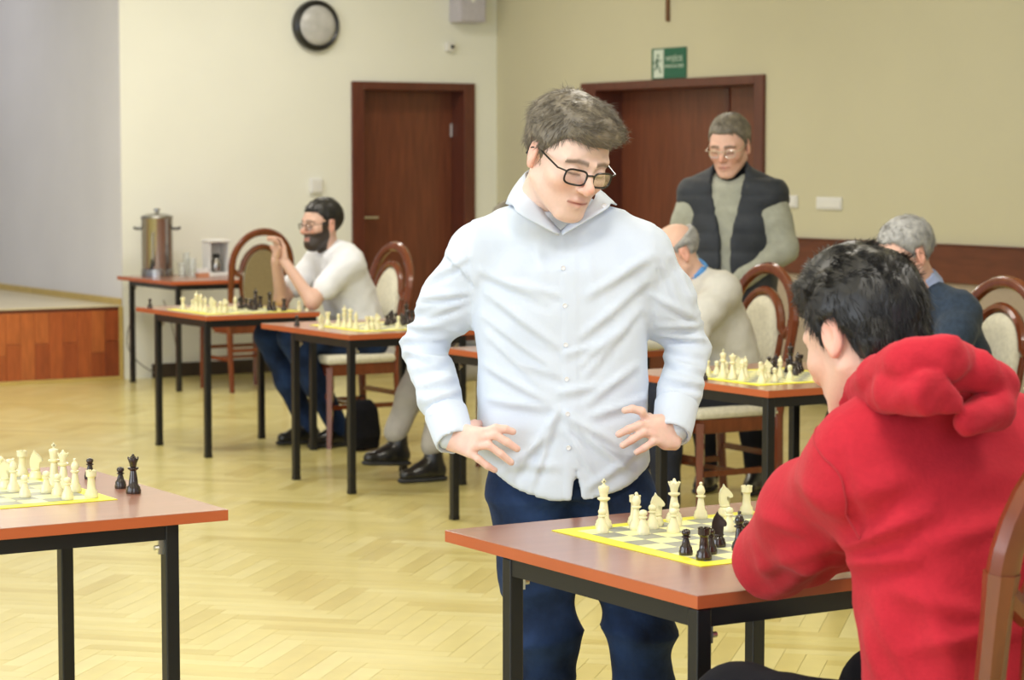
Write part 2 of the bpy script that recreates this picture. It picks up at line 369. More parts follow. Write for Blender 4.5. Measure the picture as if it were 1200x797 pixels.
def exit_sign():
    t = empty('exit_sign', (XR, 13.558, 2.24)); tag(t, 'green and white emergency exit sign with a running figure above the double door', 'sign')
    MB().box(-.012, 0, -.205, .205, -.107, .107, bev=.003).build('board', M['green'], t)
    p = MB().box(-.0145, -.0115, .055, .175, -.098, .098)
    p.build('door_panel', M['signw'], t)
    # running figure: local y points away, text reads with +y to the left of the viewer
    g = MB(); xx = -.017
    def seg(a, b, r): g.tube([(xx, a[0], a[1]), (xx, b[0], b[1])], r, 8, sc=(1, .3))
    g.lathe([(.001, 0), (.011, .001), (.011, .003), (.001, .004)], 12, M=Matrix.Translation((xx + .002, .118, .055)) @ Matrix.Rotation(-math.pi / 2, 4, 'Y'))
    seg((.125, .038), (.125, -.01), .010); seg((.125, .03), (.155, .012), .005); seg((.155, .012), (.165, -.004), .005)
    seg((.12, .03), (.095, .015), .005); seg((.095, .015), (.08, .026), .005)
    seg((.125, -.01), (.10, -.03), .007); seg((.10, -.03), (.085, -.065), .006); seg((.128, -.01), (.145, -.04), .007); seg((.145, -.04), (.175, -.045), .006)
    g.build('running_figure', M['green'], t)
    R = Matrix.Translation((-.0125, -.07, .028)) @ Matrix.Rotation(-math.pi / 2, 4, 'Z') @ Matrix.Rotation(math.pi / 2, 4, 'X')
    text_mesh('WYJŚCIE', .050, R, M['signw'], t)
    R = Matrix.Translation((-.0125, -.07, -.022)) @ Matrix.Rotation(-math.pi / 2, 4, 'Z') @ Matrix.Rotation(math.pi / 2, 4, 'X')
    text_mesh('EWAKUACYJNE', .032, R, M['signw'], t)
exit_sign()
cb = MB(); pts = []
for i in range(40):
    a = i / 39
    pts.append((6.60 + .30 * math.sin(a * 2.9) * (1 - a) * 0 + .02 + .22 * a - .14 * math.sin(a * math.pi), YB - .03 - .02 * math.sin(a * 3), .42 * (1 - a) ** 1.0 * (.55 + .45 * math.cos(a * 1.2)) + .012))
cb.tube(pts, .004, 6)
o = cb.build('power_cable', M['cord']); tag(o, 'thin grey cable hanging in a loop down the wall beside the stage corner', 'cable')
pts = [(6.86 + .10 * math.sin(a * 2), YB - .04, .55 * (1 - a) + .012) for a in [i / 20 for i in range(21)]]
o = MB().tube(pts, .004, 6).build('power_cable', M['cord']); tag(o, 'thin grey cable hanging behind the table with the steel urn', 'cable')
# ------------------------------------------------------------------ tables
def table(x0, x1, y0, y1, lx0, lx1, ly0, ly1, label, z=.75):
    t = empty('folding_table', (x0, y0, 0)); tag(t, label, 'table', 'cherry laminate tables with black steel legs')
    q = lambda x, y: (x - x0, y - y0)
    a, b = x1 - x0, y1 - y0
    m = MB(); m.box(0, a, 0, b, z - .026, z, bev=.0015)
    for f in m.bm.faces:
        f.material_index = 0 if abs(f.normal.z) > .9 or f.calc_center_median().z > z - .002 else 1
    m.build('tabletop', [M['top'], M['edge']], t)
    r = .0165
    fr = MB(); zt = z - .0265
    for (u0, v0, u1, v1) in ((lx0, ly0, lx1, ly0), (lx0, ly1, lx1, ly1), (lx0, ly0, lx0, ly1), (lx1, ly0, lx1, ly1)):
        (u0, v0), (u1, v1) = q(u0, v0), q(u1, v1)
        fr.box(min(u0, u1) - r * .8, max(u0, u1) + r * .8, min(v0, v1) - r * .8, max(v0, v1) + r * .8, zt - .036, zt)
    fr.build('frame', M['steel'], t)
    for u in (lx0, lx1):
        for v in (ly0, ly1):
            uu, v2 = q(u, v)
            MB().box(uu - r, uu + r, v2 - r, v2 + r, .012, zt - .001, bev=.003).box(uu - r - .001, uu + r + .001, v2 - r - .001, v2 + r + .001, 0, .02, bev=.002).build('leg', M['steel'], t)
    for u, su in ((lx0, 1), (lx1, -1)):
        for v in (ly0, ly1):
            uu, v2 = q(u, v); s2 = 1 if v == ly0 else -1
            MB().box(uu + su * r, uu + su * (r + .012), v2 - .004, v2 + .004, zt - .07, zt - .02).tube([(uu + su * (r + .012), v2, zt - .055), (uu + su * (r + .022), v2, zt - .055)], .006, 8).build('bolt', M['bolt'], t)
    return t
TABLES = dict(
    D=table(2.58, 3.50, 3.51, 4.44, 2.60, 3.24, 3.53, 4.19, 'cherry topped table at front right where the man in red leans his elbow'),
    A=table(.95, 2.31, 4.97, 5.92, 1.45, 2.18, 5.01, 5.67, 'cherry topped table at the left edge of the photo with a chess board'),
    B=table(5.16, 5.83, 11.36, 12.29, 5.18, 5.80, 11.39, 12.03, 'narrow table where the bearded man rests both elbows'),
    C=table(5.16, 6.05, 9.76, 10.70, 5.18, 5.78, 9.78, 10.36, 'table in front of the bearded man, above the black boots'),
    E=table(5.15, 6.05, 8.24, 8.87, 5.18, 5.80, 8.28, 8.83, 'table mostly hidden behind the standing man in the white shirt'),
    Ft=table(5.14, 6.00, 6.58, 7.52, 5.165, 5.80, 6.61, 7.26, 'table between the white shirt sleeve and the head of the man in red'),
    G=table(5.16, 6.00, 5.00, 5.92, 5.185, 5.80, 5.03, 5.69, 'table hidden behind the man in red, right of his hood'),
    K=table(6.46, 7.62, 14.78, 15.72, 6.53, 7.50, 14.82, 15.62, 'side table against the back wall carrying the steel urn'),
)
# ------------------------------------------------------------------ chairs
def arch(cx, hw, z0, z1, n=18, y=-.0):
    return [(cx - hw * math.cos(math.pi * i / n), y, z0 + (z1 - z0) * math.sin(math.pi * i / n)) for i in range(n + 1)]
def make_chair():
    t = empty('dining_chair')
    WD, FR, RE = .215, .22, -.20
    MB().box(-.225, .225, -.19, .235, .455, .505, bev=.022).build('seat', M['fabric'], t, True)
    f = MB(); f.box(-.21, .21, .195, .22, .395, .458, bev=.004).box(-.21, .21, -.20, -.175, .395, .458, bev=.004).box(-.215, -.19, -.19, .21, .395, .458, bev=.004).box(.19, .215, -.19, .21, .395, .458, bev=.004)
    f.build('seat_frame', M['chairw'], t)
    lean = lambda z: RE - max(0, z - .42) * .16
    for s in (-1, 1):
        MB().tube([(s * .20, .21, .44), (s * .205, .215, .2), (s * .205, .22, 0)], [.024, .021, .017], 4).build('leg', M['chairw'], t)
        MB().tube([(s * .205, -.225, 0), (s * .207, -.205, .25), (s * .207, RE, .45), (s * .212, lean(.6), .62), (s * .222, lean(.8), .80), (s * .222, lean(.86), .865)], [.018, .021, .024, .022, .023, .027], 8).build('leg', M['chairw'], t, True)
        MB().box(s * .205 - .009, s * .205 + .009, -.20, .20, .21, .235).build('stretcher', M['chairw'], t)
    MB().box(-.20, .20, .01, .03, .212, .233).build('stretcher', M['chairw'], t)
    MB().box(-.20, .20, .205, .222, .27, .295).build('stretcher', M['chairw'], t)
    MB().box(-.20, .20, -.215, -.198, .27, .295).build('stretcher', M['chairw'], t)
    g = MB()
    ar = [(x, lean(z), z) for x, _, z in arch(0, .222, .855, 1.085)]
    g.tube(ar, .026, 8, sc=(1, .85))
    br = [(x, lean(z) + .004, z) for x, _, z in arch(0, .148, .80, .985)]
    g.tube([(-.215, lean(.83), .835)] + [(-.175, lean(.815), .80)] + br[1:-1] + [(.175, lean(.815), .80)] + [(.215, lean(.83), .835)], .021, 8)
    for s in (-1, 1):
        g.tube([(s * .150, lean(.80), .80), (s * .142, lean(.7), .70), (s * .118, lean(.58), .58), (s * .105, lean(.47), .46)], .014, 6)
    g.build('back_frame', M['chairw'], t, True)
    # upholstered pad, rounded at the top and narrower below
    p = []
    for i in range(17): a = math.pi * i / 16; p.append((.128 * math.cos(a), .80 + .165 * math.sin(a)))
    p += [(-.132, .70), (-.108, .58), (-.095, .49)]; p += [(.095, .49), (.108, .58), (.132, .70)]
    m = MB()
    rings = []
    for (k, off) in ((1., -.016), (1., .010), (.93, .024), (.75, .030), (.4, .033)):
        rings.append([m.bm.verts.new((x * k, lean(.72 + (z - .72) * k) + off, .72 + (z - .72) * k)) for x, z in p])
    n = len(p)
    for i in range(len(rings) - 1):
        for j in range(n): m.bm.faces.new((rings[i][j], rings[i][(j + 1) % n], rings[i + 1][(j + 1) % n], rings[i + 1][j]))
    fb = m.bm.faces.new(rings[0][::-1]); m.bm.faces.new(rings[-1]); fb.material_index = 1
    m.build('backrest', [M['fabric'], M['fabricb']], t, True)
    return t
proto_chair = make_chair(); first = [True]
def chair(x, y, facing, label):
    t = proto_chair if first[0] else copy_tree(proto_chair); first[0] = False
    t.location = (x, y, 0); t.rotation_euler = (0, 0, math.radians(facing) - math.pi / 2)
    tag(t, label, 'chair', 'polished wooden chairs with rounded backs'); return t
# facing: angle of the chair's front, 0 = +X, 90 = +Y, 180 = -X
chair(6.985, 14.76, 92, 'empty wooden chair with a tan back pad, drawn up to the urn table')
chair(6.12, 11.60, 180, 'wooden chair the bearded man in white sits on')
chair(6.42, 10.12, 180, 'wooden chair under the sitter in grey trousers and black boots')
chair(6.19, 8.32, 180, 'wooden chair under the balding man in the light grey sweater')
chair(6.22, 6.86, 180, 'wooden chair behind the grey-haired man in the navy jacket')
chair(2.765, 2.945, 90, 'wooden chair at the right edge of the photo behind the man in red').scale = (1.07, 1.07, 1.07)
chair(6.45, 5.45, 175, 'wooden chair at the table right of the red hood')
# ------------------------------------------------------------------ chess
def piece_mesh(kind, m):
    b = MB()
    foot = lambda R: [(R * .96, 0), (R, .003), (R, .008), (R * .88, .012), (R * .90, .015), (R * .62, .021)]
    if kind == 'pawn':
        b.lathe(foot(.0145) + [(.0075, .028), (.0055, .034), (.0095, .036), (.0095, .038), (.006, .0395), (.0088, .043), (.0092, .047), (.007, .0515), (.001, .0535)], 18)
    elif kind == 'rook':
        b.lathe(foot(.0165) + [(.0095, .030), (.0085, .045), (.0095, .049), (.0125, .051), (.0125, .063), (.0092, .063), (.0088, .057), (.001, .057)], 18)
        for k in range(6):
            a = k * math.pi / 3; b.box(-.0035, .0035, .0085, .0128, .0625, .0655, M=Matrix.Rotation(a, 4, 'Z'))
    elif kind == 'bishop':
        b.lathe(foot(.016) + [(.0085, .032), (.0062, .046), (.011, .049), (.011, .0515), (.0068, .053), (.0095, .059), (.0098, .064), (.007, .071), (.003, .0755), (.0042, .0785), (.003, .0815), (.001, .0825)], 18)
    elif kind == 'queen':
        b.lathe(foot(.0185) + [(.0105, .034), (.0072, .055), (.0135, .060), (.0135, .063), (.0078, .065), (.0095, .074), (.0135, .084), (.0128, .086), (.0085, .0845), (.0065, .088), (.004, .091), (.003, .0945), (.001, .096)], 20)
        for k in range(8):
            a = k * math.pi / 4; b.lathe([(.001, -.002), (.0025, 0), (.001, .0025)], 6, (.0125 * math.cos(a), .0125 * math.sin(a), .0865))
    elif kind == 'king':
        b.lathe(foot(.019) + [(.011, .035), (.0078, .058), (.0142, .063), (.0142, .066), (.0085, .068), (.0098, .078), (.0128, .088), (.0118, .091), (.005, .0935), (.003, .096), (.001, .0965)], 20)
        b.box(-.002, .002, -.0016, .0016, .0945, .108, bev=.0005).box(-.0055, .0055, -.0016, .0016, .0995, .1035, bev=.0005)
    elif kind == 'knight':
        b.lathe(foot(.0165) + [(.0125, .024), (.0115, .027), (.001, .027)], 18)
        prof = [(-.011, .024), (-.0135, .036), (-.0130, .050), (-.0095, .061), (-.0045, .067), (-.0025, .0735), (.0015, .067), (.007, .063), (.0155, .0535), (.0185, .048), (.0170, .0435), (.012, .0425), (.007, .046), (.003, .0445), (.0035, .039), (.008, .033), (.0105, .024)]
        for y0, y1, k in ((-.0055, .0055, 1), (-.0085, .0085, .88)):
            b.prism([(x * k, .044 + (z - .044) * k) for x, z in prof], y0, y1)
        b.bm.verts.ensure_lookup_table()
        bmesh.ops.triangulate(b.bm, faces=[f for f in b.bm.faces if len(f.verts) > 6])
    me = b.mesh(kind); me.materials.append(m)
    me.polygons.foreach_set('use_smooth', [True] * len(me.polygons))
    try: me.set_sharp_from_angle(angle=math.radians(50))
    except Exception: pass
    return me
PM = {(k, c): piece_mesh(k, M['white_p'] if c == 'w' else M['black_p']) for k in ('pawn', 'rook', 'bishop', 'queen', 'king', 'knight') for c in 'wb'}
CN = {'w': 'cream', 'b': 'dark brown'}
def piece(kind, c, x, y, z, where, group, rz=0.):
    o = bpy.data.objects.new('chess_' + kind, PM[(kind, c)]); o.location = (x, y, z); o.rotation_euler = (0, 0, rz); COL.objects.link(o)
    tag(o, '%s chess %s %s' % (CN[c], kind, where), 'chess piece', group); return o
def board(x0, y0, label, rot=0):
    t = empty('chess_board', (x0, y0, .7503)); tag(t, label, 'chess board', 'yellow roll-up chess boards')
    S = .5465; sq = .0585; mg = (S - 8 * sq) / 2
    MB().box(0, S, 0, S, 0, .0016).build('mat', M['yel'], t)
    m = bmesh.new()
    for i in range(8):
        for j in range(8):
            a = [m.verts.new((mg + (i + u) * sq, mg + (j + v) * sq, .0019)) for u, v in ((0, 0), (1, 0), (1, 1), (0, 1))]
            m.faces.new(a).material_index = (i + j + rot) % 2
    me = bpy.data.meshes.new('printed_squares'); m.to_mesh(me); m.free()
    link('printed_squares', me, [M['grey_sq'], M['cream_sq']], t)
    return lambda i, j: (x0 + mg + (i + .5) * sq, y0 + mg + (j + .5) * sq)
TZ = .7524
sqD = board(2.772, 3.76, 'yellow and grey chess board on the near table beside the red sleeve')
gp = 'pieces on the board at the red sleeve'
for k, c, x, y, wh in [
    ('king', 'w', 2.885, 4.272, 'standing tallest at the left end, on the near right table'),
    ('queen', 'w', 3.073, 4.270, 'right of centre in the back row, near right board'),
    ('bishop', 'w', 3.148, 4.272, 'in the back row between cream queen and knight near right board'),
    ('knight', 'w', 3.212, 4.268, 'in the back row beside the end rook near right board'),
    ('rook', 'w', 3.274, 4.268, 'at the right end of the back row, close to the red sleeve'),
    ('pawn', 'w', 2.842, 4.214, 'at the left front near right board, before the cream king'),
    ('bishop', 'w', 2.930, 4.212, 'just right of the cream king on the near right board'),
    ('rook', 'w', 2.968, 4.272, 'behind the left cream bishop on the near right board'),
    ('pawn', 'w', 2.905, 4.150, 'second from left in the front line near right board'),
    ('pawn', 'w', 2.968, 4.205, 'beside the cream knight in the middle near right board'),
    ('knight', 'w', 3.000, 4.235, 'half hidden by pawns left of the cream queen, near right board'),
    ('pawn', 'w', 2.974, 4.135, 'in front of the half hidden cream knight, near right board'),
    ('pawn', 'w', 3.030, 4.205, 'in front of the cream queen on the near right board'),
    ('pawn', 'w', 3.087, 4.085, 'behind the dark knight on the near right board'),
    ('pawn', 'w', 3.335, 4.225, 'peeping out just above the red sleeve'),
    ('pawn', 'b', 2.826, 3.885, 'standing leftmost of the dark pieces on the near right board'),
    ('rook', 'b', 2.822, 3.818, 'at the near corner near right board'),
    ('pawn', 'b', 2.875, 3.868, 'between dark rook and dark knight on the near right board'),
    ('knight', 'b', 2.945, 3.935, 'tallest dark piece in the middle near right board'),
    ('bishop', 'b', 2.952, 3.872, 'half covered by the red sleeve'),
    ('pawn', 'b', 3.000, 3.915, 'partly behind the red sleeve beside the dark bishop')]:
    piece(k, c, x, y, TZ, wh, gp, rz={'w': -.45, 'b': -.7}[c] if k == 'knight' else 0)
board(1.605, 5.25, 'yellow and grey chess board on the table at the left edge')
gp = 'pieces on the left edge table'
for k, c, x, y, wh, zz in [
    ('rook', 'w', 2.110, 5.310, 'at the near right corner left edge board', TZ),
    ('bishop', 'w', 2.112, 5.420, 'in the right row between cream rook and queen, left edge table', TZ),
    ('queen', 'w', 2.108, 5.487, 'beside the tall cream king on the left edge table', TZ),
    ('king', 'w', 2.106, 5.545, 'tallest cream piece on the left edge table', TZ),
    ('knight', 'w', 2.115, 5.698, 'near the far end of the board on the left edge table', TZ),
    ('rook', 'w', 2.104, 5.765, 'in the far corner left edge board', TZ),
    ('pawn', 'w', 2.048, 5.305, 'nearest the front edge left edge board', TZ),
    ('pawn', 'w', 2.050, 5.375, 'second from the front in the pawn line left edge board', TZ),
    ('pawn', 'w', 2.046, 5.440, 'third in the pawn line, before the cream queen left edge board', TZ),
    ('pawn', 'w', 1.975, 5.395, 'standing forward to the left at the front left edge board', TZ),
    ('bishop', 'w', 1.985, 5.500, 'advanced in the middle left edge board', TZ),
    ('knight', 'w', 1.990, 5.570, 'advanced toward the middle left edge board', TZ),
    ('pawn', 'w', 2.052, 5.715, 'by the far cream knight left edge board', TZ),
    ('pawn', 'w', 2.050, 5.775, 'farthest in the pawn line left edge board', TZ),
    ('pawn', 'w', 1.925, 5.625, 'leftmost in view at the frame edge on the left edge board', TZ),
    ('pawn', 'b', 2.238, 5.640, 'taken off the board, behind the cream corner rook', .7502),
    ('pawn', 'b', 2.236, 5.435, 'taken off the board, beside the dark queen', .7502),
    ('queen', 'b', 2.228, 5.335, 'standing off the board near the table end at left', .7502)]:
    piece(k, c, x, y, zz, wh, gp, rz=-.5 if k == 'knight' else 0)
def far_board(x0, y0, label, setup, where, gp, extra=()):
    f = board(x0, y0, label, 1); cnt = {}
    words = ['nearest file', 'second from near edge', 'third from near edge', 'fourth from near edge', 'fourth from far edge', 'third from far edge', 'second from far edge', 'farthest file']
    rk = ['aisle row', 'second row from aisle', 'third row from aisle', 'fourth row from aisle', 'fourth row from player', 'third row from player', 'second row from player', "player's own row"]
    for k, c, i, j in setup:
        x, y = f(i, j)
        piece(k, c, x, y, TZ, '%s, %s, %s' % (rk[i], words[j], where), gp, rz=(-.55 if c == 'w' else 2.6) if k == 'knight' else 0)
    for k, c, x, y, wh in extra: piece(k, c, x, y, .7502, wh, gp)
base_w = [('rook', 'w', 0, 0), ('knight', 'w', 2, 2), ('bishop', 'w', 0, 2), ('queen', 'w', 0, 3), ('king', 'w', 0, 4), ('bishop', 'w', 3, 2), ('knight', 'w', 2, 5), ('rook', 'w', 0, 7),
          ('pawn', 'w', 1, 0), ('pawn', 'w', 1, 1), ('pawn', 'w', 2, 3), ('pawn', 'w', 3, 4), ('pawn', 'w', 1, 5), ('pawn', 'w', 1, 6), ('pawn', 'w', 1, 7)]
base_b = [('rook', 'b', 7, 0), ('knight', 'b', 5, 2), ('bishop', 'b', 6, 4), ('queen', 'b', 7, 3), ('king', 'b', 7, 6), ('knight', 'b', 5, 5), ('rook', 'b', 7, 5),
          ('pawn', 'b', 6, 0), ('pawn', 'b', 6, 1), ('pawn', 'b', 5, 3), ('pawn', 'b', 4, 4), ('pawn', 'b', 6, 5), ('pawn', 'b', 6, 6), ('pawn', 'b', 6, 7)]
far_board(5.21, 11.44, 'yellow chess board before the bearded man', base_w + base_b, 'bearded man\'s board', 'pieces before the bearded man',
          [('pawn', 'w', 5.775, 11.50, 'left of the pair off the board by the bearded man\'s elbow'), ('pawn', 'w', 5.795, 11.44, 'right of the pair off the board by the bearded man\'s elbow'),
           ('pawn', 'b', 5.18, 12.14, 'off the board at the left end of the bearded man\'s table')])
far_board(5.30, 9.90, 'yellow chess board on the table above the black boots', [p for p in base_w if p[2:] not in ((3, 2), (2, 5))] + [p for p in base_b if p[2:] not in ((5, 2), (6, 0))] + [('pawn', 'w', 4, 2)], 'board above the boots', 'pieces above the black boots',
          [('pawn', 'b', 5.22, 10.42, 'off the board, left end of table above the boots'), ('knight', 'w', 5.22, 10.16, 'off the board beside the edge of the table above the black boots')])
far_board(5.33, 8.285, 'yellow chess board mostly hidden by the white shirt', [('pawn', 'b', 6, 0), ('rook', 'b', 7, 5)], 'board behind white shirt', 'pieces behind the white shirt')
far_board(5.22, 6.74, 'yellow chess board left of the head of the man in red', [p for p in base_w if p[2:] != (2, 3)] + [('pawn', 'w', 3, 1), ('bishop', 'w', 1, 3)] + [p for p in base_b if p[3] > 2], 'board by dark-haired head', 'pieces left of the dark-haired head',
          [('pawn', 'b', 5.185, 7.02, 'off the board at the aisle edge, left of the dark-haired head')])
far_board(5.25, 5.24, 'yellow chess board hidden behind the red hood', [('rook', 'w', 0, 7), ('pawn', 'w', 1, 6), ('pawn', 'w', 1, 7), ('knight', 'w', 2, 5), ('queen', 'w', 0, 3), ('king', 'w', 0, 4), ('bishop', 'w', 0, 2), ('pawn', 'w', 1, 2), ('king', 'b', 7, 6), ('pawn', 'b', 6, 7)], 'board behind red hood', 'pieces behind the red hood')
# ------------------------------------------------------------------ things on the side table
def urn():
    t = empty('hot_water_urn', (6.70, 15.56, .75)); tag(t, 'tall stainless steel hot water urn on the side table by the back wall', 'urn')
    MB().lathe([(.10, 0), (.115, .003), (.115, .05), (.108, .055), (.110, .06), (.110, .40), (.114, .405), (.114, .415), (.001, .415)], 32).build('body', M['inox'], t, True)
    MB().lathe([(.114, .415), (.112, .425), (.07, .44), (.02, .445), (.012, .448), (.010, .455), (.022, .462), (.022, .475), (.001, .480)], 28).build('lid', M['inox'], t, True)
    for s in (-1, 1):
        v = Vector((RT[0], RT[1], 0)) * s
        MB().tube([v * .108 + Vector((0, 0, .335)), v * .15 + Vector((0, 0, .335)), v * .165 + Vector((0, 0, .345))], .010, 8).build('handle', M['black_m'], t)
    d = Vector((-.62, -.78, 0)); sd = Vector((.78, -.62, 0))
    MB().tube([d * .11 + Vector((0, 0, .08)), d * .16 + Vector((0, 0, .08)), d * .165 + Vector((0, 0, .055))], .011, 8).tube([d * .15 + Vector((0, 0, .085)), d * .15 + Vector((0, 0, .125))], .008, 8).build('tap', M['black_m'], t)
    MB().tube([d * .112 + Vector((0, 0, .12)), d * .125 + Vector((0, 0, .12)), d * .125 + Vector((0, 0, .30)), d * .112 + Vector((0, 0, .30))], .006, 6).build('sight_glass', M['glass'], t)
    MB().box(-.03, .03, -.03, .03, -.0, .03).build('control_knob', M['black_m'], t)
urn()
def tumbler(x, y, h, r, label):
    o = MB().lathe([(r * .8, 0), (r, h), (r * .93, h), (r * .74, .006), (.001, .006)], 18, (0, 0, 0)).build('drinking_glass', M['glass'], None, True)
    o.location = (x, y, .7502); tag(o, label, 'glass', 'glasses beside the urn')
tumbler(6.80, 15.36, .10, .030, 'clear drinking glass just right of the steel urn')
tumbler(6.86, 15.33, .13, .032, 'taller clear glass between the urn and the amber packet')
tumbler(6.86, 15.42, .17, .026, 'slim clear glass standing behind the other two beside the urn')
t = empty('tea_packet', (6.915, 15.27, .75)); tag(t, 'small amber card packet between the glasses and the clear dispenser', 'packet')
MB().box(-.045, .045, -.025, .025, 0, .028, bev=.002).build('box', M['tea'], t); MB().box(-.04, .04, -.022, .022, .028, .06, bev=.002).build('sachets', M['white_m'], t)
def dispenser():
    t = empty('coffee_dispenser', (7.03, 15.30, .75)); tag(t, 'clear and white drink dispenser with a grey knob beside the empty chair', 'dispenser')
    MB().box(-.075, .075, -.07, .07, 0, .03, bev=.005).build('base', M['white_m'], t)
    MB().box(-.072, -.066, -.065, .065, .03, .24).box(.066, .072, -.065, .065, .03, .24).box(-.066, .066, .060, .066, .03, .24).build('side_panel', M['white_m'], t)
    MB().box(-.08, .08, -.075, .075, .24, .262, bev=.006).build('lid', M['white_m'], t)
    MB().lathe([(.02, 0), (.035, .01), (.042, .05), (.03, .085), (.02, .10), (.001, .1)], 18, (0, -.01, .031)).build('jug', M['inox'], t, True)
    MB().lathe([(.02, 0), (.03, .01), (.02, .03), (.001, .035)], 16, (0, -.01, .131)).build('jug_lid', M['black_m'], t, True)
dispenser()
print('setting', round(time.time() - T0, 1))
# ------------------------------------------------------------------ implicit surfaces for figures
V3 = lambda *a: np.array(a, float)
class Field:
    def __init__(s, lo, hi, h):
        s.h = h; s.lo = np.array(lo, float); n = np.ceil((np.array(hi) - s.lo) / h).astype(int) + 2
        s.n = n; s.f = np.full(n, .5, np.float32)
        s.ax = [s.lo[i] + h * np.arange(n[i]) for i in range(3)]
    def sub(s, lo, hi, mg):
        sl = []
        for i in range(3):
            a = int(max(0, math.floor((lo[i] - mg - s.lo[i]) / s.h))); b = int(min(s.n[i], math.ceil((hi[i] + mg - s.lo[i]) / s.h) + 1))
            if b <= a: return None, None
            sl.append(slice(a, b))
        g = np.meshgrid(*[s.ax[i][sl[i]] for i in range(3)], indexing='ij', sparse=True)
        return tuple(sl), g
    def comb(s, sl, d, k, op):
        a = s.f[sl]
        if op == 'cut': d = -d
        if k > 0:
            hh = np.maximum(k - np.abs(a - d), 0) / k; q = hh * hh * k * .25
        else: q = 0
        s.f[sl] = (np.maximum(a, d) + q if op == 'cut' else np.minimum(a, d) - q)
    def cone(s, a, b, ra, rb, k=.0, op='add'):
        a = np.array(a, float); b = np.array(b, float); R = max(ra, rb)
        sl, g = s.sub(np.minimum(a, b) - R, np.maximum(a, b) + R, k + 3 * s.h)
        if sl is None: return s
        ab = b - a; L2 = max(ab @ ab, 1e-9)
        px, py, pz = g[0] - a[0], g[1] - a[1], g[2] - a[2]
        t = np.clip((px * ab[0] + py * ab[1] + pz * ab[2]) / L2, 0, 1)
        d = np.sqrt((px - ab[0] * t) ** 2 + (py - ab[1] * t) ** 2 + (pz - ab[2] * t) ** 2) - (ra + (rb - ra) * t)
        s.comb(sl, d.astype(np.float32), k, op); return s
    def chain(s, pts, rs, k=0., op='add'):
        for i in range(len(pts) - 1): s.cone(pts[i], pts[i + 1], rs[i], rs[i + 1], k, op)
        return s
    def ell(s, c, r, R=None, k=0., op='add'):
        c = np.array(c, float); r = np.array(r, float); R = np.eye(3) if R is None else R      # columns = axes
        ext = np.sqrt(((R * r) ** 2).sum(1))
        sl, g = s.sub(c - ext, c + ext, k + 3 * s.h)
        if sl is None: return s
        q = [g[0] - c[0], g[1] - c[1], g[2] - c[2]]
        e = [(q[0] * R[0, i] + q[1] * R[1, i] + q[2] * R[2, i]) / r[i] for i in range(3)]
        k0 = np.sqrt(e[0] ** 2 + e[1] ** 2 + e[2] ** 2); k1 = np.sqrt((e[0] / r[0]) ** 2 + (e[1] / r[1]) ** 2 + (e[2] / r[2]) ** 2)
        s.comb(sl, (k0 * (k0 - 1) / np.maximum(k1, 1e-6)).astype(np.float32), k, op); return s
    def loft(s, o, U, S, V, rows, k=0., op='add', pw=2.3):
        # rows: (height along U, centre along S, centre along V, half width, half depth)
        rows = np.array(rows, float); o = np.array(o, float)
        h0, h1 = rows[0, 0], rows[-1, 0]; big = rows[:, 3].max() + rows[:, 4].max() + np.abs(rows[:, 1:3]).max()
        c0, c1 = o + U * h0, o + U * h1
        sl, g = s.sub(np.minimum(c0, c1) - big, np.maximum(c0, c1) + big, k + 3 * s.h)
        if sl is None: return s
        q = [g[0] - o[0], g[1] - o[1], g[2] - o[2]]
        D = lambda A: q[0] * A[0] + q[1] * A[1] + q[2] * A[2]
        u, x, y = D(U), D(S), D(V)
        it = lambda c: np.interp(u.ravel(), rows[:, 0], rows[:, c]).reshape(u.shape)
        a, b = it(3), it(4); x = np.abs(x - it(1)) / a; y = np.abs(y - it(2)) / b
        d = ((x ** pw + y ** pw) ** (1 / pw) - 1) * np.minimum(a, b)
        e = np.maximum(h0 - u, u - h1); d = np.maximum(d, e)
        s.comb(sl, d.astype(np.float32), k, op); return s
    def plane(s, p, n, k=0.):     # cut away the side the normal points to
        g = np.meshgrid(*s.ax, indexing='ij', sparse=True)
        d = (g[0] - p[0]) * n[0] + (g[1] - p[1]) * n[1] + (g[2] - p[2]) * n[2]
        s.f = np.maximum(s.f, d.astype(np.float32)); return s
    def mesh(s):
        f = s.f; n = s.n; ins = f < 0
        ins[0] = ins[-1] = False; ins[:, 0] = ins[:, -1] = False; ins[:, :, 0] = ins[:, :, -1] = False
        f = np.where(ins, f, np.maximum(f, 1e-5))
        cn = np.zeros(n - 1, np.int8)
        for dx in (0, 1):
            for dy in (0, 1):
                for dz in (0, 1): cn += ins[dx:n[0] - 1 + dx, dy:n[1] - 1 + dy, dz:n[2] - 1 + dz]
        act = np.argwhere((cn > 0) & (cn < 8)); idx = np.full(n - 1, -1, np.int64); idx[tuple(act.T)] = np.arange(len(act))
        acc = np.zeros((len(act), 3)); cnt = np.zeros(len(act))
        for ax in range(3):
            o1, o2 = [i for i in range(3) if i != ax]
            for u in (0, 1):
                for v in (0, 1):
                    a = act.copy(); a[:, o1] += u; a[:, o2] += v; b = a.copy(); b[:, ax] += 1
                    fa = f[tuple(a.T)]; fb = f[tuple(b.T)]; m = (fa < 0) != (fb < 0)
                    t = fa / np.where(np.abs(fa - fb) < 1e-9, 1, fa - fb)
                    p = (a - act).astype(float); p[:, ax] += t
                    acc[m] += p[m]; cnt[m] += 1
        ve = s.lo + (act + acc / np.maximum(cnt, 1)[:, None]) * s.h
        quads = []
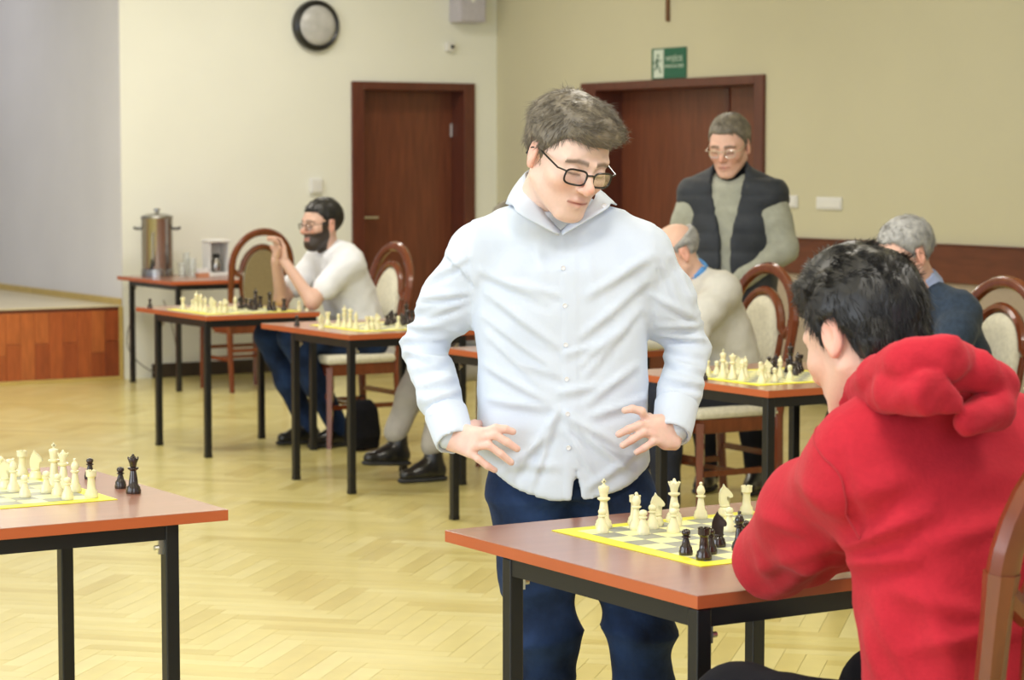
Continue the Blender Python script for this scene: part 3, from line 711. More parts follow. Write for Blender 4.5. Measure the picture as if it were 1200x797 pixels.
        for ax in range(3):
            o1, o2 = (ax + 1) % 3, (ax + 2) % 3
            s0 = [slice(0, -1)] * 3; s1 = [slice(0, -1)] * 3; s1[ax] = slice(1, None)
            for q in (s0, s1): pass
            A = ins[tuple(s0)] if False else None
            sa = [slice(None)] * 3; sb = [slice(None)] * 3; sa[ax] = slice(0, -1); sb[ax] = slice(1, None)
            ia, ib = ins[tuple(sa)], ins[tuple(sb)]
            e = np.argwhere(ia != ib); e = e[(e[:, o1] > 0) & (e[:, o2] > 0)]
            flip = ia[tuple(e.T)]
            def I(d1, d2):
                c = e.copy(); c[:, o1] -= d1; c[:, o2] -= d2; return idx[tuple(c.T)]
            Q = np.stack([I(0, 0), I(1, 0), I(1, 1), I(0, 1)], 1)
            Q[~flip] = Q[~flip][:, ::-1]
            quads.append(Q)
        Q = np.concatenate(quads); Q = Q[(Q >= 0).all(1)]
        return ve, Q
def normals(v, q):
    n = np.cross(v[q[:, 2]] - v[q[:, 0]], v[q[:, 3]] - v[q[:, 1]]); vn = np.zeros_like(v)
    for i in range(4): np.add.at(vn, q[:, i], n)
    return vn / np.maximum(np.linalg.norm(vn, axis=1), 1e-12)[:, None]
def relax(v, q, it=1, a=.5):
    for _ in range(it):
        s_ = np.zeros_like(v); c = np.zeros(len(v))
        for i in range(4):
            j = (i + 1) % 4
            np.add.at(s_, q[:, i], v[q[:, j]]); np.add.at(s_, q[:, j], v[q[:, i]]); np.add.at(c, q[:, i], 1); np.add.at(c, q[:, j], 1)
        v = v + a * (s_ / np.maximum(c, 1)[:, None] - v)
    return v
def mesh_obj(name, parts, mats, parent, cols=None):
    V = np.concatenate([p[0] for p in parts]); off = 0; Q = []
    for p in parts: Q.append(p[1] + off); off += len(p[0])
    Q = np.concatenate(Q)
    me = bpy.data.meshes.new(name); me.vertices.add(len(V)); me.vertices.foreach_set('co', V.astype(np.float32).ravel())
    me.loops.add(Q.size); me.loops.foreach_set('vertex_index', Q.ravel().astype(np.int32))
    me.polygons.add(len(Q)); me.polygons.foreach_set('loop_start', np.arange(0, Q.size, 4, dtype=np.int32))
    me.polygons.foreach_set('use_smooth', [True] * len(Q))
    if cols is not None:
        C = np.concatenate(cols); a = me.color_attributes.new('Col', 'FLOAT_COLOR', 'POINT')
        a.data.foreach_set('color', np.concatenate([C, np.ones((len(C), 1))], 1).astype(np.float32).ravel())
    me.update(calc_edges=True); me.validate()
    return link(name, me, mats, parent)
def vnoise(p, seed):      # cheap smooth pseudo noise from rotated sines
    r = np.random.RandomState(seed); o = np.zeros(len(p))
    for i in range(7):
        k = r.normal(size=3); k /= np.linalg.norm(k); k *= r.uniform(.6, 1.6); ph = r.uniform(0, 6.28)
        o += np.sin(p @ k + ph + 1.3 * np.sin(p @ np.roll(k, 1) * .9 + ph * 2))
    return o / 7
def ridge(p, seed): return 1 - 2 * np.abs(vnoise(p, seed)) ** .8
def creases(v, q, amp, freq, seed, A=None, relaxn=0):
    p = v * freq if A is None else (v @ A) * freq
    n = normals(v, q); return v + n * (amp * (.6 * ridge(p, seed) + .4 * ridge(p * 2.1 + 5, seed + 1)))[:, None]
# --- head, built in its own frame: x to the figure's left, y forward, z up, origin between the ears
def frame(fwd, up=(0, 0, 1), roll=0.):
    f = np.array(fwd, float); f /= np.linalg.norm(f); l = np.cross(up, f); l /= np.linalg.norm(l); u = np.cross(f, l)
    if roll: l, u = l * math.cos(roll) + u * math.sin(roll), u * math.cos(roll) - l * math.sin(roll)
    return np.stack([l, f, u], 1)        # columns: left, forward, up
def head_field(h, beard=0., neck=.12, jaw=1., fat=0.):
    F_ = Field((-.105, -.125, -.24), (.105, .15, .14), h)
    F_.ell((0, -.018, .035), (.075, .094, .083))
    F_.ell((0, .022, .010), (.066, .070, .075), k=.03)
    F_.ell((0, .030, -.045), (.056 + fat, .056, .062), k=.03)
    for s in (-1, 1):
        F_.cone((s * .056 * jaw, -.005, -.050), (s * .022, .068, -.098), .015, .014, .03)
        F_.ell((s * .041, .060, -.022), (.021, .020, .018), k=.025)
        F_.cone((s * .045, .070, .026), (s * .012, .088, .022), .009, .008, .014)
    F_.ell((0, .074, -.100), (.020, .016, .014), k=.02)
    F_.ell((0, .071, -.062), (.027, .022, .022), k=.02)
    for s in (-1, 1): F_.ell((s * .032, .094, .004), (.017, .014, .012), k=.016, op='cut')
    F_.chain([(0, .082, .018), (0, .096, -.004), (0, .112, -.024), (0, .108, -.033)], [.0075, .0075, .0095, .008], .010)
    for s in (-1, 1):
        F_.ell((s * .0115, .099, -.031), (.0075, .010, .0070), k=.006)
        F_.ell((s * .032, .074, .003), (.0150, .0145, .0125), k=.004)
        F_.cone((s * .018, .087, -.0015), (s * .046, .079, -.001), .0028, .0025, .004)
        F_.ell((s * .006, .102, -.040), (.0030, .0045, .0025), k=.003, op='cut')
    F_.chain([(-.023, .083, -.063), (-.008, .0925, -.0575), (0, .093, -.059), (.008, .0925, -.0575), (.023, .083, -.063)], [.003, .0052, .005, .0052, .003], .005)
    F_.chain([(-.021, .083, -.066), (0, .0905, -.0705), (.021, .083, -.066)], [.003, .0068, .003], .005)
    F_.chain([(-.024, .091, -.0635), (0, .0985, -.0640), (.024, .091, -.0635)], [.0012, .0018, .0012], .003, op='cut')
    for s in (-1, 1):
        R = frame((s * .25, 1, 0))
        F_.ell((s * .079, -.014, -.002), (.0085, .019, .031), R, k=.006)
        F_.ell((s * .088, -.011, .002), (.006, .011, .019), R, k=.004, op='cut')
        F_.ell((s * .0795, -.009, -.028), (.006, .008, .009), R, k=.006)
    # neck
    F_.cone((0, -.022, -.035), (0, -.035, -neck), .052, .054, .03)
    if beard:
        F_.ell((0, .052, -.088), (.050, .044, .042), k=.015)
    return F_
SK = dict(pale=(.80, .52, .42), mid=(.70, .43, .32), red=(.72, .40, .31))
def head_colors(v, base, lip=(.62, .30, .26), brow=(.07, .05, .035), stub=None, beard=0.):
    x, y, z = np.abs(v[:, 0]), v[:, 1], v[:, 2]; C = np.tile(np.array(base), (len(v), 1))
    def mix(c, w_): C[:] = C * (1 - w_[:, None]) + np.array(c) * w_[:, None]
    g = lambda d, s_: np.exp(-(d / s_) ** 2)
    mix((base[0] * .95, base[1] * .68, base[2] * .62), .6 * g(np.sqrt((x - .042) ** 2 + (z + .035) ** 2), .024) * (y > .03))
    mix((base[0] * .95, base[1] * .62, base[2] * .55), .7 * g(np.sqrt(x ** 2 + (z + .026) ** 2), .016) * (y > .09))
    mix((.78, .36, .28), .6 * (x > .0745) * (y < .02) * (y > -.045) * (np.abs(z) < .045))
    if stub: mix(stub[:3], stub[3] * np.clip((y + .0 - z * .3) / .05, 0, 1) * np.clip((-.030 - z) / .02, 0, 1) * (z > -.125))
    zl = -.0635 + .0 * x
    mix(lip, np.clip(.9 * g((z + .0635) / 1., .0095), 0, 1) * (x < .025) * (y > .08) * (1 - (x / .026) ** 2).clip(0, 1) ** .5)
    mix((.30, .08, .07), g(z + .0640, .0022) * (x < .026) * (y > .078))
    zb = .0265 - np.clip(x - .034, 0, 1) * .35 + (x - .02).clip(-1, 0) * .15
    mix(brow, .8 * np.clip(1.5 * g(z - zb, .0046), 0, 1) * (x > .011) * (x < .054) * (y > .05))
    mix((.05, .03, .025), .9 * g(z + .0020, .0026) * (x > .017) * (x < .048) * (y > .06))
    if beard:
        w_ = np.clip((-.022 - z + (y - .03) * -.15) / .01, 0, 1) * (y > .0) * (z > -.14)
        w_ *= 1 - (g(z + .0645, .009) * (x < .024) * (y > .08))
        w_ = np.maximum(w_, g(z + .048, .006) * (x < .034) * (y > .075))
        w_ = np.maximum(w_, (x > .055) * (z < .02) * (z > -.08) * (y > .005) * (y < .038) * 1.)
        mix((.018, .014, .012), .97 * np.clip(w_, 0, 1))
    return C
def hair_shape(h, style, top=.0):
    Hh = Field((-.13, -.15, -.12), (.13, .15, .19), h)
    t = top
    Hh.ell((0, -.022, .042), (.082 + t * .5, .102 + t * .6, .088 + t))
    if style in ('swept', 'messy'):
        Hh.ell((0, .045, .105), (.058, .050, .028 + t * .4), k=.03)
        if style == 'swept': Hh.ell((.012, .078, .088), (.050, .026, .020), k=.025)
    g = np.meshgrid(*Hh.ax, indexing='ij', sparse=True); X, Y, Z = g
    # keep only the scalp: above a hair line that drops behind the ears
    aX = np.abs(X)
    hl = {'swept': (.064, .018), 'messy': (.064, .018), 'short': (.070, .02), 'grey': (.074, .02), 'bald': (.02, 0)}[style]
    line = np.where(Y > .052, hl[0] + .0 * X, np.where(Y > .018, .018 + (Y - .018) / .034 * (hl[0] - .018), np.where(Y > .004, -.022 + 0 * Y, np.where(Y > -.036, .030 - 0 * Y, -.058 - (-.036 - Y) * .35))))
    d = (line - Z + 0 * X)
    if style == 'bald': d = np.maximum(d, (Z - .050 - (-Y) * .25) + 0 * X); d = np.maximum(d, Y + .0 * X + 0 * Z - .02)
    Hh.f = np.maximum(Hh.f, d.astype(np.float32)); Hh.f = np.where(Hh.f > .4, .4, Hh.f)
    return Hh
def strands(v, q, n, ln, wd, seed, flow, jit=.35, lift=.35, minz=-1):
    r = np.random.RandomState(seed); vn = normals(v, q)
    c = v[q].mean(1); fi = r.randint(0, len(q), n); p = c[fi] + r.normal(size=(n, 3)) * .0015; nn = vn[q[fi]].mean(1); nn /= np.linalg.norm(nn, axis=1)[:, None] + 1e-9
    keep = (nn[:, 2] > -.75) & (p[:, 2] > minz); p, nn = p[keep], nn[keep]; n = len(p)
    fl = flow(p); fl = fl - nn * (fl * nn).sum(1)[:, None]; clump = np.stack([vnoise(p * 95, seed + 9), vnoise(p * 95, seed + 10), vnoise(p * 95, seed + 11)], 1)
    fl = fl / (np.linalg.norm(fl, axis=1)[:, None] + 1e-9) + clump * jit * 2 + r.normal(size=(n, 3)) * jit * .35
    fl /= np.linalg.norm(fl, axis=1)[:, None]
    lf = lift * (.5 + r.rand(n) * .8)[:, None]; L_ = ln * (.6 + .7 * r.rand(n))[:, None]
    side = np.cross(fl, nn); side /= np.linalg.norm(side, axis=1)[:, None] + 1e-9
    pts = []
    for t in (0, .35, .7, 1.):
        q_ = p - nn * .003 + fl * L_ * t + nn * L_ * (lf * t - .55 * lf * t * t)
        ww = wd * (1 - .8 * t * t); pts.append((q_ - side * ww, q_ + side * ww, q_ + nn * ww * .9))
    V, Q = [], []
    K = len(pts)
    V = np.stack([np.stack(a, 1) for a in pts], 1).reshape(-1, 3)      # n,K,3
    base = (np.arange(n) * K * 3)[:, None]
    for k in range(K - 1):
        for a, b in ((0, 1), (1, 2), (2, 0)):
            Q.append(base + np.array([k * 3 + a, k * 3 + b, k * 3 + 3 + b, k * 3 + 3 + a]))
    return V, np.concatenate(Q)
def put(v, c, R, sc=1.): return (v * sc) @ R.T + np.array(c)
def glasses(person, c, R, sc, m, thick=.0022, w_=.024, hgt=.017, yo=.102, zo=.000):
    fr = MB(); T = lambda p: Vector(put(np.array([p]), c, R, sc)[0])
    def rim(s):
        out = []
        for i in range(25):
            a = 2 * math.pi * i / 24; ca, sa = math.cos(a), math.sin(a)
            x = s * .0335 + w_ * math.copysign(abs(ca) ** .55, ca); z = zo - .002 + hgt * math.copysign(abs(sa) ** .6, sa)
            out.append((x, yo - .010 * (abs(x) / .06) ** 2, z))
        return out
    for s in (-1, 1): fr.tube([T(p) for p in rim(s)], thick, 6, cap=False)
    fr.tube([T((-.011, yo, zo + .006)), T((0, yo + .003, zo + .008)), T((.011, yo, zo + .006))], thick, 6)
    o = fr.build('glasses', m, person, True)
    for s in (-1, 1):
        MB().tube([T((s * .058, yo - .008, zo + .008)), T((s * .074, yo - .02, zo + .009)), T((s * .080, .0, .014)), T((s * .082, -.02, .006)), T((s * .080, -.035, -.014))], thick * .95, 6).build('temple', m, o, True)
        l = MB(); rr = rim(s)[:-1]; vs_ = [l.bm.verts.new(T((p[0], p[1], p[2]))) for p in rr]; l.bm.faces.new(vs_)
        vb = [l.bm.verts.new(T((p[0], p[1] - .0012, p[2]))) for p in rr]; l.bm.faces.new(vb[::-1])
        for i in range(len(rr)): l.bm.faces.new((vs_[i], vb[i], vb[(i + 1) % len(rr)], vs_[(i + 1) % len(rr)]))
        l.build('lens', M['lens'], o)
    return o
def hand(F_, wrist, knuck, side, norm, curl=(.3, .4, .3), spread=.1, sc=1., thumb=True, tang=.7):
    # palm from wrist to knuckles; side points from little finger to index; norm = back of the hand
    w0 = np.array(wrist, float); k0 = np.array(knuck, float); d = k0 - w0; d /= np.linalg.norm(d)
    s = np.array(side, float); s -= d * (s @ d); s /= np.linalg.norm(s); n = np.cross(s, d) ; n = n if n @ np.array(norm) > 0 else -n
    for i, u in enumerate((.028, .009, -.010, -.028)):
        F_.cone(w0 + s * u * .55 * sc, k0 + s * u * sc + d * (-.004 if i == 3 else 0), .017 * sc, .0115 * sc, .010)
        L_ = (.044, .048, .045, .036)[i] * sc; a = 0; p = k0 + s * u * sc; rad = .0092 * sc
        dd = d + s * u * spread * 30; dd /= np.linalg.norm(dd)
        for j, f in enumerate((1, .62, .5)):
            a += curl[j]; e = dd * math.cos(a) - n * math.sin(a); p2 = p + e * L_ * f
            F_.cone(p, p2, rad, rad * .9, .004); p = p2; rad *= .9
    if thumb:
        t0 = w0 + s * .022 * sc + d * .018 * sc; e = d * math.cos(tang) + s * math.sin(tang) - n * .35; e /= np.linalg.norm(e)
        t1 = t0 + e * .042 * sc; e2 = e * .8 + d * .5; e2 /= np.linalg.norm(e2); t2 = t1 + e2 * .032 * sc; t3 = t2 + e2 * .024 * sc
        F_.chain([t0, t1, t2, t3], [.015 * sc, .0115 * sc, .0098 * sc, .0085 * sc], .008)
def bounds(pts, mg): p = np.array(pts); return p.min(0) - mg, p.max(0) + mg
def shoe(person, ankle, toe_dir, m=None, msole=None, zb=0., boot=.0, tilt=0., sc=1., name='shoe'):
    a = np.array(ankle, float); d = np.array(toe_dir, float); d[2] = 0; d /= np.linalg.norm(d); s = np.array([d[1], -d[0], 0])
    g = np.array([a[0], a[1], zb]); U = np.array([0, 0, 1.])
    if tilt: d, U = d * math.cos(tilt) + U * math.sin(tilt), U * math.cos(tilt) - d * math.sin(tilt)
    B = lambda f, l, u: g + d * f * sc + s * l * sc + U * u * sc
    pts = [B(-.09, -.06, 0), B(.22, .06, .16 + boot), B(.22, -.06, 0), B(-.09, .06, .2 + boot)]
    Fm = Field(*bounds(pts, .03), .009)
    Fm.cone(B(-.035, 0, .045), B(.06, 0, .045), .038, .040, .0).cone(B(.06, 0, .042), B(.15, .0, .036), .041, .032, .03)
    Fm.cone(B(-.02, 0, .06), B(.0, 0, .11 + boot), .042, .046, .03).cone(B(.0, 0, .10), B(.08, 0, .05), .036, .030, .03)
    Fm.plane(B(0, 0, .018), -U); Fm.plane(B(0, 0, .125 + boot), U)
    v, q = Fm.mesh(); o = mesh_obj(name, [(relax(v, q, 1), q)], m or M['leather'], person)
    Fs = Field(*bounds(pts, .03), .009)
    Fs.cone(B(-.040, 0, .02), B(.06, 0, .02), .042, .046, .0).cone(B(.06, 0, .02), B(.155, 0, .02), .046, .036, .02)
    Fs.plane(B(0, 0, .022), U); Fs.plane(B(0, 0, .001), -U)
    v, q = Fs.mesh(); mesh_obj('sole', [(v, q)], msole or M['sole'], o)
    return o
# ------------------------------------------------------------------ man in the white shirt (standing)
def man_white():
    D0 = 5.60; base = P(660, 500, D0); base[2] = 0
    t = empty('person', base); tag(t, 'standing young man in white shirt and blue jeans, hands on hips, looking down', 'person', None)
    inv = np.array(base)
    S, V, U = RT, -FH, UZ
    prt = []; cols = []
    hc = P(665, 185, 5.46)
    gz = -FH * math.cos(math.radians(30)) + RT * math.sin(math.radians(30))
    pitch = math.radians(24); fw = gz * math.cos(pitch) - UZ * math.sin(pitch)
    R = frame(fw, roll=math.radians(-7)); sc = 1.08
    F_ = head_field(.0028, neck=.13, fat=.004)
    v, q = F_.mesh(); v = relax(v, q, 1, .4); c = head_colors(v, (.82, .585, .49), brow=(.09, .065, .045), stub=(.62, .42, .36, .25))
    prt.append((put(v, hc, R, sc), q)); cols.append(c)
    # body core (neck, trunk, arms and legs under the clothes)
    sl, sr = P(561, 296, 5.60), P(753, 298, 5.58)
    el, er = P(496, 405, 5.68), P(806, 404, 5.66)
    wl, wr = P(531, 511, 5.50), P(788, 502, 5.49)
    hl, hr = P(622, 590, 5.60), P(720, 590, 5.60)
    kl, kr = P(640, 742, 5.57), P(750, 738, 5.57)
    al, ar_ = P(638, 925, 5.64), P(762, 925, 5.62); al[2] = ar_[2] = .09
    nb = P(652, 262, 5.60)
    o_ = P(660, 500, D0); o_[2] = 0
    lo, hi = bounds([sl, sr, el, er, wl, wr, kl, kr, al, ar_, hc - [0, 0, .1], hl], .12)
    B = Field(lo, hi, .012)
    B.loft(o_, U, S, V, [(.80, 0, 0, .145, .085), (.95, 0, .0, .150, .09), (1.15, 0, 0, .155, .09), (1.33, 0, 0, .165, .085), (1.40, 0, 0, .14, .06)])
    B.cone(nb, hc + R @ V3(0, -.03, -.10), .055, .056, .03)
    for a, b, c_, h_, k_, an in ((sl, el, wl, hl, kl, al), (sr, er, wr, hr, kr, ar_)):
        B.chain([a, b, c_], [.040, .034, .024], .03); B.chain([h_ + [0, 0, .02], k_, an], [.068, .045, .035], .04)
    v, q = B.mesh(); prt.append((v, q)); cols.append(np.tile(V3(.80, .585, .50), (len(v), 1)))
    # hands, finger by finger
    def fing(Fd, pts, r0): Fd.chain(pts, [r0, r0 * .95, r0 * .9, r0 * .8], .004)
    G = Field(*bounds([P(500, 480, 5.4), P(620, 570, 5.6), P(500, 570, 5.6), P(620, 480, 5.4)], .03), .0034)
    mc = [P(566, 507, 5.452), P(562, 514, 5.448), P(557, 523, 5.447), P(551, 531, 5.452)]
    for i, m_ in enumerate(mc): G.cone(wl + [0, 0, (.012, .004, -.006, -.014)[i]], m_, .021, .0125, .014)
    G.cone(wl + (el - wl) * .2, wl, .027, .026, .02)
    for pts, r0 in (([mc[0], P(581, 502, 5.437), P(592, 503, 5.436), P(601, 506, 5.440)], .0106), ([mc[1], P(580, 510, 5.432), P(594, 518, 5.430), P(606, 526, 5.434)], .0106),
                    ([mc[2], P(573, 522, 5.430), P(587, 532, 5.430), P(599, 542, 5.436)], .0102), ([mc[3], P(561, 538, 5.436), P(571, 546, 5.436), P(580, 551, 5.441)], .0092)): fing(G, pts, r0)
    G.chain([P(545, 507, 5.49), P(556, 499, 5.53), P(566, 497, 5.57), P(574, 500, 5.60)], [.016, .013, .011, .010], .01)
    v, q = G.mesh(); v = relax(v, q, 1, .35); prt.append((v, q))
    n = normals(v, q); cc = np.tile(V3(.80, .585, .50), (len(v), 1)); cc[:, 1:] *= (1 - .10 * (1 + vnoise(v * 160, 3)))[:, None]; cols.append(cc)
    G = Field(*bounds([P(715, 470, 5.4), P(815, 545, 5.6), P(715, 545, 5.6), P(815, 470, 5.4)], .03), .0034)
    mc = [P(757, 492, 5.445), P(762, 501, 5.436), P(766, 510, 5.434), P(774, 517, 5.440)]
    for i, m_ in enumerate(mc): G.cone(wr + [0, 0, (.014, .004, -.006, -.018)[i]], m_, .021, .0125, .014)
    G.cone(P(790, 520, 5.47), P(780, 521, 5.45), .016, .013, .014)
    G.cone(wr + (er - wr) * .2, wr, .027, .026, .02)
    for pts, r0 in (([mc[0], P(752, 482, 5.430), P(741, 479, 5.428), P(732, 481, 5.436)], .0102), ([mc[1], P(750, 498, 5.420), P(737, 503, 5.420), P(725, 509, 5.428)], .0106),
                    ([mc[2], P(754, 507, 5.418), P(741, 515, 5.420), P(730, 522, 5.428)], .0104), ([mc[3], P(765, 518, 5.424), P(755, 525, 5.424), P(746, 530, 5.430)], .0094)): fing(G, pts, r0)
    G.chain([P(777, 500, 5.48), P(768, 493, 5.53), P(760, 490, 5.57), P(752, 492, 5.60)], [.016, .013, .011, .010], .01)
    v, q = G.mesh(); v = relax(v, q, 1, .35); prt.append((v, q))
    cc = np.tile(V3(.80, .585, .50), (len(v), 1)); cc[:, 1:] *= (1 - .10 * (1 + vnoise(v * 160, 4)))[:, None]; cols.append(cc)
    mesh_obj('body', [(a - inv, b) for a, b in prt], M['skin'], t, cols)
    # hair
    Hh = hair_shape(.0035, 'swept', .008); v, q = Hh.mesh(); v = relax(v, q, 2)
    def flow(p):
        f = np.tile(V3(.55, .9, -.12), (len(p), 1)); bk = (p[:, 1] < -.02); f[bk] = V3(.25, .1, -1.); sd = np.abs(p[:, 0]) > .06; f[sd & ~bk] = V3(0, -.2, -1.)
        fr = p[:, 1] > .07; f[fr] = V3(.95, .2, .0); return f
    v2 = creases(v, q, .0032, 110, 5, np.diag([1.0, .6, .5])); w2, q2 = strands(v2, q, 11000, .020, .00055, 8, flow, jit=.45, lift=.5)
    mesh_obj('hair', [(put(v2, hc, R, sc) - inv, q), (put(w2, hc, R, sc) - inv, q2)], M['hair_b'], t)
    glasses(t, hc - inv, R, sc, M['black_m'], thick=.0024, w_=.0245, hgt=.0165, zo=-.003)
    # shirt
    Sh = Field(*bounds([sl, sr, el, er, wl, wr, P(660, 600, 5.45), P(660, 600, 5.76), P(650, 215, 5.6)], .10), .0075)
    Sh.loft(o_, U, S, V, [(.745, .005, .0, .200, .135), (.86, .002, .003, .203, .138), (.98, 0, .0, .198, .132), (1.08, -.002, 0, .198, .128), (1.20, -.004, 0, .205, .130), (1.30, -.004, 0, .208, .124), (1.37, -.004, -.005, .185, .100), (1.42, -.004, -.01, .12, .07)], pw=2.2)
    for a, b, c_, sg in ((sl, el, wl, -1), (sr, er, wr, 1)):
        Sh.cone(P(655 + sg * 30, 262, 5.61), a + [0, 0, .006], .056, .056, .06)
        m1 = a * .5 + b * .5
        Sh.chain([a, m1, b], [.0605, .062, .050], .045); u_ = (b - a) / np.linalg.norm(b - a)
        m2 = b * .45 + c_ * .55; e_ = c_ - (c_ - b) * .17
        Sh.chain([b, m2, e_], [.050, .051, .043], .014)
        w3 = c_ - (c_ - b) * .02
        Sh.cone(e_, w3, .037, .037, .008)
    Sh.chain([P(655, 268, 5.60), hc + R @ V3(0, -.035, -.100)], [.080, .066], .05)
    Sh.chain([P(655, 290, 5.60), hc + R @ V3(0, -.032, -.155)], [.085, .071], .03)
    # open the collar, split the hem
    vx = P(657, 270, 5.46)
    for sg in (-1, 1): pass
    Sh.cone(P(657, 268, 5.43), P(659, 232, 5.42), .003, .030, .006, op='cut')
    Sh.plane(P(655, 232, 5.60), -FH * .22 + UZ)
    g = np.meshgrid(*Sh.ax, indexing='ij', sparse=True); sx = (g[0] - o_[0]) * S[0] + (g[1] - o_[1]) * S[1] + 0 * g[2]; sy = (g[0] - o_[0]) * V[0] + (g[1] - o_[1]) * V[1] + 0 * g[2]
    hem = .765 + .085 * np.clip(np.abs(sx - .015) / .20, 0, 1) ** 2.2
    arm_far = np.abs(sx) > .23
    Sh.f = np.where(arm_far, Sh.f, np.maximum(Sh.f, (hem - g[2]).astype(np.float32)))
    slit = np.maximum(np.abs(sx - .028) - .0015 - .010 * np.clip((.838 - g[2]) / .07, 0, 1), g[2] - .838); slit = np.maximum(slit, .03 - sy)
    Sh.f = np.maximum(Sh.f, -slit.astype(np.float32))
    # hollow under the hem
    Sh.loft(o_, U, S, V, [(.70, .005, 0, .188, .123), (.86, .002, 0, .186, .121), (.875, .002, 0, .15, .10)], op='cut')
    v, q = Sh.mesh(); v = relax(v, q, 1, .5); n = normals(v, q)
    a = (v - o_) @ S; b = (v - o_) @ V; z = v[:, 2]
    dsp = np.zeros(len(v)); front = np.clip((n @ V) * 1.5 + .2, 0, 1); tor = (np.abs(a) < .215)
    def toaz(x, y): p_ = P(x, y, 5.47); return ((p_ - o_) @ S, p_[2])
    def fold(p0, p1, amp, wd, only=None):
        (a0, z0), (a1, z1) = toaz(*p0), toaz(*p1); da, dz = a1 - a0, z1 - z0; l2 = da * da + dz * dz
        tt = ((a - a0) * da + (z - z0) * dz) / l2; tc = np.clip(tt, 0, 1); dd = np.hypot(a - a0 - da * tc, z - z0 - dz * tc)
        prof = np.exp(-(dd / wd) ** 2) * np.sin(np.clip(tc * .85 + .1, 0, 1) * math.pi) ** .6
        return 1.5 * amp * prof
    FL = [((565, 318), (640, 352), .007, .010), ((575, 345), (650, 405), .009, .011), ((570, 372), (648, 432), .006, .009), ((600, 330), (655, 345), .005, .008),
          ((762, 300), (690, 345), .006, .010), ((758, 330), (680, 395), .006, .010), ((752, 365), (682, 425), .006, .008), ((735, 385), (685, 440), .005, .007),
          ((655, 480), (600, 560), .007, .008), ((650, 490), (625, 565), .006, .007), ((662, 485), (720, 520), .008, .009), ((668, 495), (745, 560), .008, .009), ((664, 505), (700, 565), .006, .008),
          ((575, 470), (648, 478), .006, .008), ((590, 555), (655, 500), .005, .007), ((655, 460), (700, 452), .005, .007), ((655, 440), (610, 425), .005, .007), ((660, 415), (700, 405), .004, .006),
          ((570, 430), (640, 470), .006, .009), ((745, 430), (690, 470), .006, .009), ((755, 470), (690, 488), .006, .008), ((600, 545), (655, 545), .004, .008), ((690, 570), (765, 520), .006, .008),
          ((630, 290), (640, 330), .004, .010), ((690, 300), (700, 350), .003, .012), ((575, 395), (630, 450), .006, .010)]
    for f_ in FL: dsp += fold(*f_) * front * tor - .45 * fold((f_[0][0] + 3, f_[0][1] + 11), (f_[1][0] + 3, f_[1][1] + 11), f_[2], f_[3]) * front * tor
    # sleeves: compression folds near the elbows, long drag folds above
    SL = [((474, 390), (520, 383)), ((471, 404), (524, 401)), ((474, 418), (522, 430)), ((480, 440), (532, 424)), ((488, 456), (536, 446)), ((498, 474), (540, 460)), ((504, 490), (543, 477)),
          ((498, 334), (550, 302)), ((494, 352), (550, 345)), ((500, 374), (552, 352)), ((520, 296), (556, 332)), ((780, 396), (834, 404)), ((778, 410), (832, 421)), ((780, 425), (830, 441)), ((783, 445), (828, 455)), ((788, 462), (824, 468)),
          ((772, 300), (800, 366)), ((788, 300), (816, 362)), ((766, 348), (818, 376)), ((774, 384), (832, 386))]
    for i_, f_ in enumerate(SL):
        am = .0042 + .0012 * (i_ % 3); dsp += (fold(*f_, am, .0075) - .8 * fold((f_[0][0], f_[0][1] + 6.5), (f_[1][0], f_[1][1] + 6.5), am, .0065)) * front * (np.abs(a) > .17)
    def sdist(p0, p1): ab = p1 - p0; tt = np.clip(((v - p0) @ ab) / (ab @ ab), 0, 1); return np.linalg.norm(v - p0 - tt[:, None] * ab, axis=1)
    for e_, s_, w_, sd in ((el, sl, wl, 1), (er, sr, wr, 2)):
        ax_ = (w_ - s_) / np.linalg.norm(w_ - s_); h_ = (v - e_) @ ax_; ds = np.minimum(sdist(s_ * .6 + e_ * .4, e_), sdist(e_, w_)); near = np.clip((.082 - ds) / .012, 0, 1)
        sx_ = np.cross(ax_, FH); c1 = (v - e_) @ sx_; c2 = (v - e_) @ FH
        q1 = np.stack([h_ * 95 + c1 * (22 if sd == 1 else -22), c1 * 16, c2 * 16], 1); q2_ = np.stack([h_ * 24 + c1 * 22, c1 * 42, c2 * 24], 1)
        ne = np.exp(-((h_ + .01) / .10) ** 2)
        dsp += near * (.0085 * ne * (ridge(q1, 30 + sd) - .3) + .0070 * (1 - ne) * (ridge(q2_, 34 + sd) - .3))
        tor = tor & (near < .5)
    dsp += tor * .0058 * ridge(np.stack([a * 17 + z * 9, b * 8, z * 13], 1), 41) + .0012 * ridge(v * 50, 42)
    dsp *= np.clip((1.46 - z) / .08, 0, 1)
    pk = (np.abs(a - .012 - (1.30 - z) * .012) < .017) & (n @ V > .3) & tor
    dsp += pk * .0016
    v = v + n * dsp[:, None]
    for w_, e_ in ((wl, el), (wr, er)): pass
    shirt = mesh_obj('shirt', [(v - inv, q)], M['shirt'], t)
    # cuffs
    for e_, w_ in ((el, wl), (er, wr)):
        ax_ = (w_ - e_); ln = np.linalg.norm(ax_); ax_ /= ln; p0 = w_ - ax_ * .072; p1 = w_ + ax_ * .020
        Fc = Field(*bounds([p0, p1], .08), .005); Fc.cone(p0, p1, .0515, .0455); Fc.plane(p1, ax_); Fc.plane(p0, -ax_); Fc.cone(p0 + ax_ * .045, p1 + ax_ * .05, .036, .041, .004, op='cut')
        v_, q_ = Fc.mesh(); v_ = creases(relax(v_, q_, 1), q_, .0015, 30, 3); mesh_obj('cuff', [(v_ - inv, q_)], M['shirt'], shirt)
